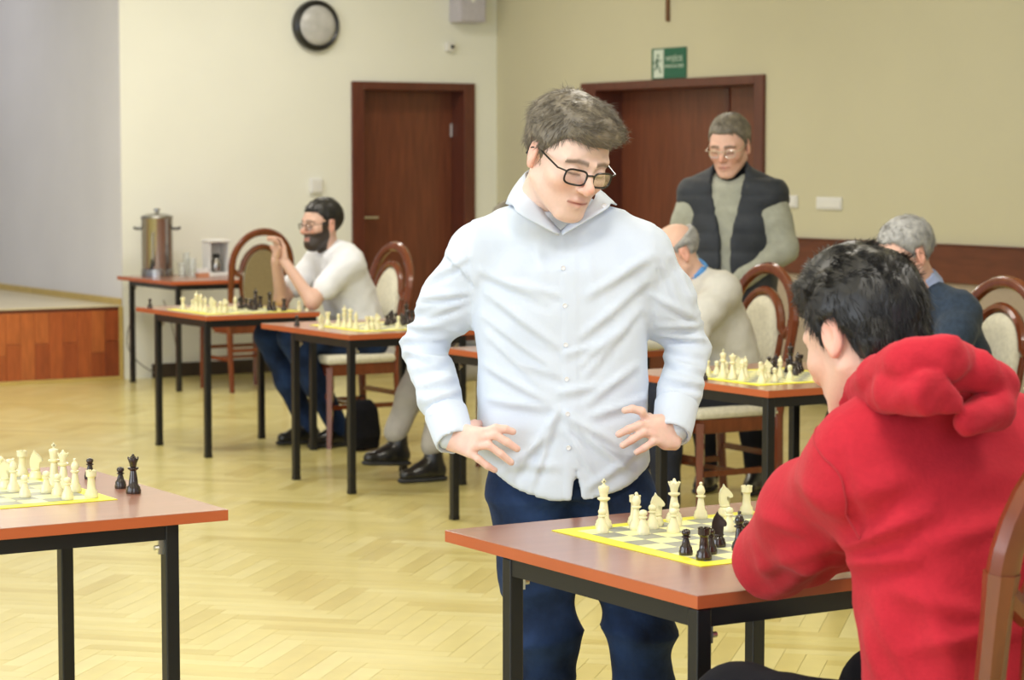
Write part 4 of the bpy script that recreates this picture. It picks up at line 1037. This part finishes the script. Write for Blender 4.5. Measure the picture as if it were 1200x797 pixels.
    # collar: a stand and two turned-down leaves
    def strip(inner, outer, name):
        m = MB(); inner = [Vector(p - inv) for p in inner]; outer = [Vector(p - inv) for p in outer]
        def samp(pl, k):
            n_ = len(pl) - 1; out = []
            for i in range(k + 1):
                x = i / k * n_; j = min(int(x), n_ - 1); f = x - j
                p0, p1, p2, p3 = pl[max(j - 1, 0)], pl[j], pl[j + 1], pl[min(j + 2, n_)]
                out.append(.5 * ((2 * p1) + (p2 - p0) * f + (2 * p0 - 5 * p1 + 4 * p2 - p3) * f * f + (3 * p1 - p0 - 3 * p2 + p3) * f ** 3))
            return out
        K = 26; A_, B_ = samp(inner, K), samp(outer, K); rows = []
        for i in range(K + 1):
            row = []
            for j in range(5):
                f = j / 4; p = A_[i].lerp(B_[i], f); c_ = Vector(nb - inv); o2 = (p - c_); o2.z = 0
                if o2.length > 0: p = p + o2.normalized() * (.007 * math.sin(f * math.pi))
                row.append(m.bm.verts.new(p))
            rows.append(row)
        for i in range(K):
            for j in range(4): m.bm.faces.new((rows[i][j], rows[i + 1][j], rows[i + 1][j + 1], rows[i][j + 1]))
        o = m.build(name, M['shirt'], shirt, True); md = o.modifiers.new('thick', 'SOLIDIFY'); md.thickness = .0035; md.offset = 0; return o
    Vp = P(657, 271, 5.470)
    strip([Vp, P(639, 251, 5.462), P(623, 224, 5.495), P(616, 203, 5.555), P(634, 199, 5.650), P(662, 206, 5.690)],
          [P(655, 276, 5.452), P(610, 252, 5.442), P(601, 241, 5.475), P(594, 238, 5.580), P(622, 226, 5.690), P(662, 225, 5.720)], 'collar')
    strip([Vp, P(674, 256, 5.470), P(692, 240, 5.500), P(698, 226, 5.560), P(690, 214, 5.650), P(662, 206, 5.690)],
          [P(659, 276, 5.452), P(707, 247, 5.440), P(716, 238, 5.490), P(722, 240, 5.580), P(700, 228, 5.690), P(662, 225, 5.720)], 'collar')
    # buttons along the placket
    from_z = [(660, 314), (662, 358), (663, 404), (664, 444), (665, 484), (666, 524)]
    vt = v; 
    for i, (x, y) in enumerate(from_z + [(708, 241)]):
        p_ = P(x, y, 5.47); aa, zz = (p_ - o_) @ S, p_[2]
        if i < 6:
            msk = (np.hypot(a - aa, z - zz) < .012) & (n @ V > .3); bb = ((vt[msk] - o_) @ V).max() if msk.any() else .13
            c_ = o_ + S * aa + V * (bb + .0005); c_[2] = zz
        else: c_ = P(x, y, 5.450)
        Mx = Matrix.Translation(Vector(c_ - inv)) @ Vector(-FH).to_track_quat('Z', 'Y').to_matrix().to_4x4()
        b_ = MB().lathe([(.0052, 0), (.0058, .0012), (.005, .0022), (.004, .0016), (.001, .0016)], 12, M=Mx).build('button', M['button'], shirt, True)
    # jeans
    J = Field(*bounds([hl, hr, kl, kr, al, ar_, P(660, 550, 5.6)], .13), .0085)
    J.loft(o_, U, S, V, [(.76, .008, -.005, .185, .112), (.86, .008, -.005, .178, .112), (.96, .004, 0, .165, .105)])
    for h_, k_, an, sg in ((hl, kl, al, -1), (hr, kr, ar_, 1)):
        J.chain([h_ + [0, 0, .0], h_ * .5 + k_ * .5, k_, k_ * .5 + an * .5, an - [0, 0, .03]], [.100, .088, .072, .069, .064], .035)
    J.plane((0, 0, .035), (0, 0, -1))
    v, q = J.mesh(); v = relax(v, q, 1); n = normals(v, q); z = v[:, 2]; kz = (kl[2] + kr[2]) / 2
    d = .016 * np.exp(-((z - kz + .02) / .13) ** 2) * (ridge(v * np.array([11, 11, 34]), 51) - .2) + .005 * (ridge(v * np.array([12, 12, 17]), 52) - .3)
    d += .006 * np.exp(-((z - .10) / .10) ** 2) * ridge(v * np.array([12, 12, 50]), 53)
    v = v + n * d[:, None]; mesh_obj('jeans', [(v - inv, q)], M['jeans'], t)
    for an in (al, ar_): shoe(t, an - inv, -FH, name='shoe')
man_white()
print('man white', round(time.time() - T0, 1))
# ------------------------------------------------------------------ man in the red hooded sweatshirt (seated, from behind)
def man_red():
    base = V3(2.66, 2.84, 0); t = empty('person', base); tag(t, 'dark-haired man in a red hooded sweatshirt seated at front right, seen from behind', 'person'); inv = base
    hc = P(1010, 398, 4.03); sc = 1.06
    fwd = V3(-.10, 1, 0); fwd /= np.linalg.norm(fwd); pt = math.radians(24); f3 = fwd * math.cos(pt) - UZ * math.sin(pt)
    R = frame(f3, roll=math.radians(4)); prt, cols = [], []
    F_ = head_field(.0030, neck=.14); v, q = F_.mesh(); c = head_colors(v, (.74, .47, .37), brow=(.03, .02, .015)); prt.append((put(v, hc, R, sc), q)); cols.append(c)
    neck = P(1088, 468, 3.90); sl = P(1012, 540, 3.86); sr = P(1218, 528, 4.08)
    el = P(905, 655, 4.34); er = P(1250, 700, 4.45); wl = P(985, 640, 4.52); wr = P(1130, 655, 4.66)
    pel = V3(2.66, 2.86, .59)
    hl, hr = pel + V3(-.10, .02, 0), pel + V3(.10, .02, 0); kl, kr = V3(2.52, 3.30, .575), V3(2.88, 3.32, .57); al, ar_ = V3(2.50, 3.20, .10), V3(2.86, 3.22, .10)
    allp = [hc - [0, 0, .1], neck, sl, sr, el, er, wl, wr, pel, kl, kr, al, ar_]
    B = Field(*bounds(allp, .16), .014)
    chest = (sl + sr) / 2
    B.cone(pel, chest, .10, .10); B.cone(sl * .75 + sr * .25, sl * .25 + sr * .75, .08, .08, .05); B.cone(neck, hc + R @ V3(0, -.03, -.11), .055, .055, .03)
    for a, b, c_ in ((sl, el, wl), (sr, er, wr)): B.chain([a, b, c_], [.045, .035, .026], .03)
    for h_, k_, an in ((hl, kl, al), (hr, kr, ar_)): B.chain([h_, k_, an], [.07, .05, .035], .03)
    v, q = B.mesh(); prt.append((v, q)); cols.append(np.tile(V3(.74, .47, .37), (len(v), 1)))
    for w_, e_, s_ in ((wl, el, 1), (wr, er, -1)):
        d = (w_ - e_); d /= np.linalg.norm(d); G = Field(*bounds([w_, w_ + d * .2], .07), .005); hand(G, w_ + d * .02, w_ + d * .10, V3(0, 1, 0) * 1., UZ); v, q = G.mesh(); prt.append((v, q)); cols.append(np.tile(V3(.74, .47, .37), (len(v), 1)))
    mesh_obj('body', [(a - inv, b) for a, b in prt], M['skin'], t, cols)
    Hh = hair_shape(.0035, 'messy', .012)
    Hh.cone((-.045, -.075, -.035), (.045, -.075, -.035), .026, .026, .03); Hh.ell((0, .0, .135), (.05, .05, .02), k=.03)
    v, q = Hh.mesh(); v = relax(v, q, 2); v = creases(v, q, .005, 75, 15, np.diag([1., .6, .5]))
    def flow(p):
        f = np.tile(V3(.2, -.5, .0), (len(p), 1)); f[p[:, 2] < .07] = V3(.1, -.15, -1.); f[(p[:, 1] > .04)] = V3(.5, .6, 0); f[(p[:, 1] > -.02) & (p[:, 2] > .10)] = V3(-.3, .6, .5); return f
    w2, q2 = strands(v, q, 13000, .021, .0006, 18, flow, jit=.4, lift=.32)
    mesh_obj('hair', [(put(v, hc, R, sc) - inv, q), (put(w2, hc, R, sc) - inv, q2)], M['hair_k'], t)
    # sweatshirt
    Sw = Field(*bounds([neck + UZ * .08, sl, sr, el, er, wl, wr, pel - UZ * .1, pel - [0, .15, 0]], .16), .0095)
    U = chest - pel; hh = np.linalg.norm(U); U /= hh; S = (sr - sl); S -= U * (S @ U); S /= np.linalg.norm(S); V = np.cross(S, U)
    if V @ FH > 0: V = -V               # V points to the back of the man
    cS = (pel - chest) @ S
    Sw.loft(pel, U, S, V, [(-.14, 0, .0, .185, .135), (.0, 0, .0, .180, .135), (.15, 0, .01, .185, .135), (.30, 0, .02, .205, .14), (hh - .06, 0, .02, .235, .135), (hh + .02, 0, .0, .19, .10), (hh + .06, 0, -.01, .12, .07)], k=.0, pw=2.4)
    Sw.cone(neck + (sl - neck) * .25, sl, .070, .075, .07); Sw.cone(neck + (sr - neck) * .25, sr, .070, .075, .07)
    for a, b, c_ in ((sl, el, wl), (sr, er, wr)):
        m1 = a * .5 + b * .5
        Sw.chain([a, m1, b + [0, 0, .005]], [.074, .080, .066], .06); Sw.chain([b, b * .5 + c_ * .5, c_], [.062, .055, .042], .03)
    Sw.plane((0, 0, .7515), (0, 0, -1)) if False else None
    # flat where the elbow rests on the table
    g = np.meshgrid(*Sw.ax, indexing='ij', sparse=True)
    onT = (g[1] > 3.50) & (g[2] < .90); Sw.f = np.where(onT & (g[2] < .7525), np.maximum(Sw.f, (.7525 - g[2] + 0 * g[0] + 0 * g[1]).astype(np.float32)), Sw.f)
    v, q = Sw.mesh(); v = relax(v, q, 2); n = normals(v, q)
    d = .007 * ridge(v * np.array([10, 10, 16]), 61) + .0022 * ridge(v * 32, 62)
    vq = v - V3(0, 0, H); vz = vq @ FH; va, vb = (vq @ RT) / vz, vq[:, 2] / vz; seen = np.clip(-(n @ FH) * 2 + .2, 0, 1)
    def fold3(p0, p1, amp, wd):       # a drag fold between two points of the cloth
        u0, u1 = [np.array([(p_ - V3(0, 0, H)) @ RT, p_[2] - H]) / ((p_ - V3(0, 0, H)) @ FH) for p_ in (p0, p1)]
        da, db = u1 - u0; tt = np.clip(((va - u0[0]) * da + (vb - u0[1]) * db) / (da * da + db * db), 0, 1); dd = np.hypot(va - u0[0] - tt * da, vb - u0[1] - tt * db) * vz; amp = amp * seen; return 1.7 * amp * np.exp(-(dd / wd) ** 2) * np.sin((tt * .8 + .1) * math.pi) ** .6
    for (x0, y0, D0_), (x1, y1, D1_), am, wd in [
        ((990, 640, 3.78), (1090, 600, 3.66), .014, .016), ((985, 660, 3.78), (1070, 655, 3.66), .010, .014), ((900, 660, 4.27), (985, 630, 3.95), .012, .016),
        ((905, 690, 4.27), (960, 655, 4.05), .010, .013), ((1030, 700, 3.66), (1060, 780, 3.62), .012, .018), ((1050, 690, 3.65), (1140, 720, 3.6), .010, .018), ((1020, 730, 3.68), (1035, 797, 3.66), .010, .014),
        ((1090, 720, 3.62), (1120, 790, 3.56), .010, .018), ((935, 560, 4.02), (985, 600, 3.82), .008, .014), ((890, 600, 4.2), (950, 625, 4.05), .007, .014), ((1000, 580, 3.8), (1060, 560, 3.7), .007, .02), ((1080, 640, 3.7), (1180, 610, 3.7), .007, .02), ((1070, 760, 3.6), (1170, 740, 3.6), .008, .016), ((880, 625, 4.2), (905, 670, 4.2), .006, .012), ((930, 660, 4.1), (985, 655, 4.), .008, .012), ((985, 540, 3.9), (1010, 620, 3.8), -.006, .012)]:
        d += fold3(P(x0, y0, D0_), P(x1, y1, D1_), am, wd)
    # armhole seam
    seam = [P(957, 497, 3.92), P(985, 530, 3.80), P(994, 580, 3.76), P(995, 630, 3.78)]
    v = v + n * d[:, None]; sw = mesh_obj('sweatshirt', [(v - inv, q)], M['red'], t)
    # hood lying folded on the shoulders
    C0 = neck + UZ * .0
    Ho = Field(*bounds([P(990, 400, 3.7), P(1210, 520, 4.15), P(990, 520, 4.15)], .08), .007)
    for pts, rs in (([P(1003, 462, 4.00), P(1028, 440, 3.84), P(1065, 424, 3.74), (P(1105, 420, 3.74)), P(1130, 425, 3.84)], [.022, .030, .034, .034, .026]),
                    ([P(1010, 474, 3.94), P(1050, 458, 3.76), P(1100, 462, 3.68), P(1140, 478, 3.70)], [.018, .032, .036, .034]),
                    ([P(1112, 440, 3.78), P(1145, 435, 3.80), P(1168, 452, 3.84), P(1165, 478, 3.82), P(1135, 494, 3.74)], [.022, .028, .032, .032, .022]),
                    ([P(1130, 430, 3.92), P(1150, 440, 4.05), P(1130, 455, 4.15)], [.032, .03, .026]),
                    ([P(1000, 466, 4.00), P(1000, 474, 4.10), P(1015, 480, 4.18)], [.024, .022, .02])):
        Ho.chain(pts, rs, .009)
    Ho.chain([P(1060, 448, 3.70), P(1100, 450, 3.64), P(1140, 452, 3.70)], [.006, .010, .006], .014, op='cut')
    Ho.chain([P(1108, 418, 3.70), P(1128, 445, 3.68), P(1150, 470, 3.70)], [.006, .010, .008], .014, op='cut')
    v, q = Ho.mesh(); v = relax(v, q, 1); v = creases(v, q, .006, 24, 71); v = creases(v, q, .002, 60, 72); mesh_obj('hood', [(v - inv, q)], M['red'], sw)
    # trousers
    J = Field(*bounds([pel, kl, kr, al, ar_], .15), .014)
    J.cone(hl, hr, .125, .125)
    for h_, k_, an in ((hl, kl, al), (hr, kr, ar_)): J.chain([h_, k_, k_ * .5 + an * .5, an - [0, 0, .02]], [.10, .083, .068, .058], .04)
    v, q = J.mesh(); v = creases(v, q, .005, 14, 81); mesh_obj('trousers', [(v - inv, q)], M['blackc'], t)
    for an in (al, ar_): shoe(t, an - inv, V3(0, 1, 0))
    # seam cord along the armhole, dropped onto the cloth
    import mathutils
    bv = mathutils.bvhtree.BVHTree.FromPolygons([tuple(x) for x in sw.data.vertices and [vv_.co for vv_ in sw.data.vertices]], [tuple(p_.vertices) for p_ in sw.data.polygons])
    pts = []
    for i in range(22):
        u_ = i / 21; p_ = seam[0] * (1 - u_) ** 3 + seam[1] * 3 * u_ * (1 - u_) ** 2 + seam[2] * 3 * u_ ** 2 * (1 - u_) + seam[3] * u_ ** 3; h_ = bv.find_nearest(Vector(p_ - inv)); pts.append(h_[0] + h_[1] * .0002)
    MB().tube(pts, .0022, 6).build('seam', M['redseam'], sw, True)
man_red()
print('man red', round(time.time() - T0, 1))
# ------------------------------------------------------------------ the other players and the onlooker
def sitter(label, base, face_deg, J_, top_m, leg_m, head, hairm, style, skin, glass=None, beard=0., short_sleeve=False, res=.014, hh=.0055, thick=1., shoes=True, collar=None, hands=True, seed=0, strands_n=2500, boots=0., vest=None, sh_kw=(), foot_z=(0, 0), foot_tilt=(0, 0)):
    t = empty('person', base); tag(t, label, 'person'); inv = np.array(base, float); base = inv
    fd = V3(math.cos(math.radians(face_deg)), math.sin(math.radians(face_deg)), 0); ld = np.cross(UZ, fd)
    W = lambda p: base + fd * p[0] + ld * p[1] + UZ * p[2]
    J = {k: W(p) for k, p in J_.items()}
    yaw, pit, roll, sc = head
    cy = math.radians(yaw); hf = fd * math.cos(cy) + ld * math.sin(cy); f3 = hf * math.cos(math.radians(pit)) - UZ * math.sin(math.radians(pit)); R = frame(f3, roll=math.radians(roll)); hc = J['head']
    prt, cols = [], []
    v, q = head_field(hh, beard=beard, neck=.13).mesh(); c = head_colors(v, skin, beard=beard, brow=(.06, .05, .04)); prt.append((put(v, hc, R, sc), q)); cols.append(c)
    al = list(J.values()); B = Field(*bounds(al, .16), res); sl, sr = J['sl'], J['sr']; ch = (sl + sr) / 2
    B.cone(J['pel'], ch, .09, .09); B.cone(sl, sr, .055, .055, .05); B.cone(J['neck'], hc + R @ V3(0, -.03, -.1), .05, .052, .03)
    k_ = [('sl', 'el', 'wl', 'hl', 'kl', 'al'), ('sr', 'er', 'wr', 'hr', 'kr', 'ar')]
    for a in k_:
        B.chain([J[a[0]], J[a[1]], J[a[2]]], [.042, .040 if short_sleeve else .034, .027], .03); B.chain([J[a[3]], J[a[4]], J[a[5]]], [.06, .045, .032], .03)
    v, q = B.mesh(); prt.append((v, q)); cols.append(np.tile(np.array(skin), (len(v), 1)))
    if hands:
        for a, s_ in zip(k_, (1, -1)):
            w_, e_ = J[a[2]], J[a[1]]; d = w_ - e_; d /= np.linalg.norm(d); G = Field(*bounds([w_, w_ + d * .2], .07), .0065)
            if 'knl' in J: kk = J['knl' if s_ > 0 else 'knr']
            else: kk = w_ + d * .085
            hand(G, w_ + (kk - w_) * .1, kk, -ld * s_ + UZ * .4, UZ if abs(d[2]) < .7 else -fd, curl=(.4, .6, .5)); v, q = G.mesh(); prt.append((v, q)); cols.append(np.tile(np.array(skin), (len(v), 1)))
    mesh_obj('body', [(a - inv, b) for a, b in prt], M['skin'], t, cols)
    if hairm:
        Hh = hair_shape(.006, style, .006 if style != 'bald' else .001); v, q = Hh.mesh(); v = relax(v, q, 1); ps = [(put(creases(v, q, .003, 90, seed), hc, R, sc) - inv, q)]
        if strands_n:
            def flow(p):
                f = np.tile(V3(.4, .5, -.1), (len(p), 1)); f[p[:, 1] < 0] = V3(.1, -.2, -1.); return f
            w2, q2 = strands(v, q, strands_n, .018, .001, seed, flow, jit=.3, lift=.3); ps.append((put(w2, hc, R, sc) - inv, q2))
        mesh_obj('hair', ps, M[hairm], t)
    if beard:
        pass
    if glass: glasses(t, hc - inv, R, sc, M[glass], thick=.0018, w_=.022, hgt=.015)
    # top
    T_ = Field(*bounds([J[k] for k in ('sl', 'sr', 'el', 'er', 'wl', 'wr', 'pel', 'neck')], .2), res * .85)
    U = ch - J['pel']; L_ = np.linalg.norm(U); U /= L_; S = sl - sr; S -= U * (S @ U); S /= np.linalg.norm(S); Vv = np.cross(S, U); k = thick
    T_.loft(J['pel'], U, S, Vv, [(-.13, 0, 0, .165 * k, .125 * k), (.05, 0, 0, .17 * k, .13 * k), (.25, 0, 0, .18 * k, .13 * k), (L_ - .07, 0, 0, .185, .12), (L_ + .03, 0, 0, .14, .085)])
    for a in k_:
        sh, e_, w_ = J[a[0]], J[a[1]], J[a[2]]
        T_.cone(J['neck'] + (sh - J['neck']) * .25 - UZ * .015, sh - UZ * .01, .060, .056, .08)
        if short_sleeve: T_.chain([sh - UZ * .012, sh * .35 + e_ * .65], [.060, .068], .06)
        else: T_.chain([sh - UZ * .012, sh * .5 + e_ * .5, e_, w_], [.058, .058, .050, .038], .06)
    v, q = T_.mesh(); v = relax(v, q, 1); v = creases(v, q, .010, 15, 100 + seed); v = creases(v, q, .003, 34, 200 + seed)
    top = mesh_obj('vest' if False else 'top', [(v - inv, q)], M[top_m], t); top.name = 'sweater' if 'sweat' in top_m else ('jacket' if top_m == 'navy' else 'shirt')
    if collar:
        G = Field(*bounds([J['neck'], hc], .14), .007); nk = hc + R @ V3(0, -.035, -.115); G.cone(J['neck'] + UZ * .0, nk + UZ * .012, .074, .062); G.plane(nk + UZ * .018, R @ V3(0, .25, 1.))
        ff = f3 * 1.; G.cone(nk + ff * .09 + UZ * .01, J['neck'] + ff * .09 - UZ * .01, .04, .02, .004, op='cut'); G.cone(nk, nk + UZ * .1, .053, .056, .003, op='cut')
        v, q = G.mesh(); mesh_obj('collar', [(creases(v, q, .003, 30, 5) - inv, q)], M[collar], t)
    Lg = Field(*bounds([J[k] for k in ('pel', 'hl', 'hr', 'kl', 'kr', 'al', 'ar')], .16), res)
    Lg.cone(J['hl'], J['hr'], .11, .11)
    for a in k_: Lg.chain([J[a[3]], J[a[4]], J[a[4]] * .5 + J[a[5]] * .5, J[a[5]]], [.092, .075, .066, .056], .04)
    v, q = Lg.mesh(); v = creases(v, q, .006, 14, 300 + seed); mesh_obj('trousers', [(v - inv, q)], M[leg_m], t)
    if shoes:
        for i, a in enumerate(k_):
            kn, an = J[a[4]], J[a[5]]; sd = sh_kw[i] if sh_kw else fd
            o = shoe(t, an - inv, sd, m=M['leather'], boot=boots, zb=foot_z[i], tilt=foot_tilt[i])
            if boots: o.name = 'boot'
    return t, J, R, hc, top
SEAT = dict(pel=(0, 0, .58), neck=(.14, 0, 1.08), head=(.22, 0, 1.22), sl=(.10, .19, 1.02), sr=(.10, -.19, 1.02), el=(.30, .26, .81), er=(.30, -.26, .81), wl=(.50, .10, .80), wr=(.50, -.10, .80),
            hl=(.02, .10, .57), hr=(.02, -.10, .57), kl=(.44, .12, .56), kr=(.44, -.12, .56), al=(.42, .12, .09), ar=(.42, -.12, .09))
def seat(**k): d = dict(SEAT); d.update(k); return d
# bearded man: faces -X, left side towards the camera
bp_, bJ, bR, bh, bt = sitter('bearded man in a white polo shirt with hands joined before his chin, elbows on table', (6.22, 11.60, 0), 180,
    seat(head=(.26, .0, 1.21), neck=(.18, 0, 1.08), sl=(.16, .14, 1.02), sr=(.17, -.16, 1.03), el=(.40, .17, .80), er=(.43, -.14, .80), wl=(.50, .03, 1.02), wr=(.52, -.03, 1.02), knl=(.50, .005, 1.09), knr=(.52, -.005, 1.09),
         kl=(.46, .05, .60), kr=(.50, -.16, .60), al=(.22, .12, .10), ar=(.30, -.10, .10)),
    'tee', 'jeans', (8, 4, 0, 1.10), 'hair_k', 'short', (.66, .42, .33), glass='black_m', beard=1., short_sleeve=True, seed=3, hh=.005, res=.012)
# sitter hidden behind the standing man: grey trousers and black boots show
sitter('sitter in light grey trousers and black boots, mostly hidden behind the standing man', (6.46, 10.12, 0), 180,
    seat(head=(.20, 0, 1.22), el=(.34, .24, .81), er=(.34, -.24, .81), pel=(.10, 0, .58), hl=(.14, .09, .57), hr=(.14, -.09, .57), kl=(.60, .10, .55), kr=(.64, -.08, .57), al=(.73, .14, .175), ar=(.80, -.10, .22)),
    'paleb', 'greyt', (0, 10, 0, 1.05), 'hair_d', 'short', (.70, .45, .35), seed=5, boots=.095, hh=.008, foot_z=(0, .055), foot_tilt=(0, .06))
# balding man
sitter('balding man in a light grey sweater with bright blue collar, bent over a hidden board', (6.28, 8.32, 0), 180,
    seat(head=(.31, .02, 1.155), neck=(.20, 0, 1.07), sl=(.17, .17, 1.01), sr=(.18, -.16, 1.02), el=(.36, .22, .82), er=(.38, -.22, .82), wl=(.60, .10, .80), wr=(.62, -.04, .80)),
    'sweatg', 'dark', (-14, 28, 0, 1.06), 'hair_g', 'bald', (.74, .47, .37), collar='blue', seed=7, strands_n=1200, thick=1.08)
# grey-haired man
sitter('grey-haired man in a navy jacket with light blue collar behind the man in red', (6.30, 6.89, 0), 180,
    seat(head=(.27, -.0, 1.195), neck=(.17, 0, 1.08), sl=(.13, .165, .99), sr=(.15, -.17, 1.00), el=(.30, .28, .82), er=(.34, -.26, .82), wl=(.52, .10, .80), wr=(.54, -.08, .80)),
    'navy', 'dark', (-6, 22, 0, 1.10), 'hair_g', 'grey', (.72, .44, .35), glass='black_m', collar='lblue', seed=9, hh=.0045, strands_n=5000, thick=1.12, res=.012)
# onlooker in the vest, standing
def onlooker():
    b = P(860, 300, 11.15); b[2] = 0
    fd = -FH * .94 - RT * .34; ang = math.degrees(math.atan2(fd[1], fd[0]))
    st = dict(pel=(0, 0, .93), neck=(.05, 0, 1.47), head=(.10, 0, 1.625), sl=(.03, .185, 1.40), sr=(.03, -.185, 1.40), el=(.05, .255, 1.15), er=(.04, -.255, 1.15), wl=(.19, .05, .98), wr=(.19, -.05, .98), knl=(.25, .0, .95), knr=(.24, -.0, .93),
              hl=(0, .10, .88), hr=(0, -.10, .88), kl=(.02, .11, .48), kr=(.02, -.11, .48), al=(0, .12, .09), ar=(0, -.12, .09))
    t, J, R, hc, top = sitter('older man standing in a dark padded vest over a grey-green sweater, hands clasped', tuple(b), ang, st, 'sweat', 'blackc', (-4, 18, 0, 1.12), 'hair_d', 'grey', (.70, .43, .34), glass='bolt', seed=13, hh=.0045, strands_n=4000, thick=.97, res=.012)
    inv = np.array(b); sl, sr = J['sl'], J['sr']; ch = (sl + sr) / 2; U = UZ; S = (sl - sr) / np.linalg.norm(sl - sr); V = np.cross(S, U)
    if V @ FH > 0: V = -V
    G = Field(*bounds([sl, sr, J['pel'], J['neck'] + UZ * .1], .14), .010)
    o = J['pel'].copy(); o[2] = 0
    G.loft(o, U, S, V, [(.85, 0, 0, .200, .165), (1.0, 0, 0, .205, .170), (1.25, 0, 0, .22, .165), (1.38, 0, 0, .225, .145), (1.44, 0, .01, .19, .12)])
    for s_, p in ((1, sl), (-1, sr)): G.cone(J['neck'] + (p - J['neck']) * .35, p + S * s_ * .0 + UZ * .002, .085, .080, .06)
    G.cone(J['neck'], J['neck'] + UZ * .06 + V * .02, .090, .080, .03)
    # open front showing the sweater
    f0 = o + V * .17 + S * .0; 
    g = np.meshgrid(*G.ax, indexing='ij', sparse=True); sx = (g[0] - o[0]) * S[0] + (g[1] - o[1]) * S[1] + 0 * g[2]; sy = (g[0] - o[0]) * V[0] + (g[1] - o[1]) * V[1] + 0 * g[2]
    wd = .028 + .05 * np.clip((g[2] - 1.20) / .25, 0, 1)
    G.f = np.maximum(G.f, -np.maximum(np.abs(sx) - wd, .06 - sy).astype(np.float32))
    G.cone(J['neck'] + UZ * .02 + V * .03, J['neck'] + UZ * .12 + V * .05, .058, .075, .004, op='cut')
    v, q = G.mesh(); v = relax(v, q, 1); n = normals(v, q); z = v[:, 2]; v = v + n * (.006 * np.abs(np.sin(z * 36)) ** .5 * 1. - .004 + .004 * ridge(v * 14, 66))[:, None]
    mesh_obj('vest', [(v - inv, q)], M['vest'], t)
    c = J['neck']; G = Field(*bounds([c, hc], .14), .007); G.cone(c - UZ * .0, c + UZ * .065 + V * .02, .070, .066); v, q = G.mesh(); mesh_obj('collar', [(v - inv, q)], M['blackc'], t)
onlooker()
def bag():
    t = empty('backpack', (6.02, 11.24, 0)); t.scale = (.85, .85, .8); tag(t, 'black bag on the floor beside the bearded man\'s shoes', 'bag')
    G = Field((-.14, -.11, -.0), (.14, .11, .42), .01); G.loft((0, 0, 0), UZ, V3(1, 0, 0), V3(0, 1, 0), [(.012, 0, 0, .10, .06), (.10, 0, 0, .115, .075), (.28, 0, 0, .10, .06), (.34, 0, 0, .06, .035)], pw=3)
    v, q = G.mesh(); v = creases(relax(v, q, 2), q, .006, 20, 4); v[:, 2] = np.maximum(v[:, 2], .001); mesh_obj('bag_body', [(v, q)], M['blackc'], t)
    MB().tube([(-.03, 0, .33), (-.02, 0, .37), (.02, 0, .37), (.03, 0, .33)], .006, 6).build('handle', M['blackc'], t)
bag()
for o_ in COL.objects:
    if o_.get('label') and not 4 <= len(o_['label'].split()) <= 16: print('LONG', o_.name, o_['label'])
print('all', round(time.time() - T0, 1))
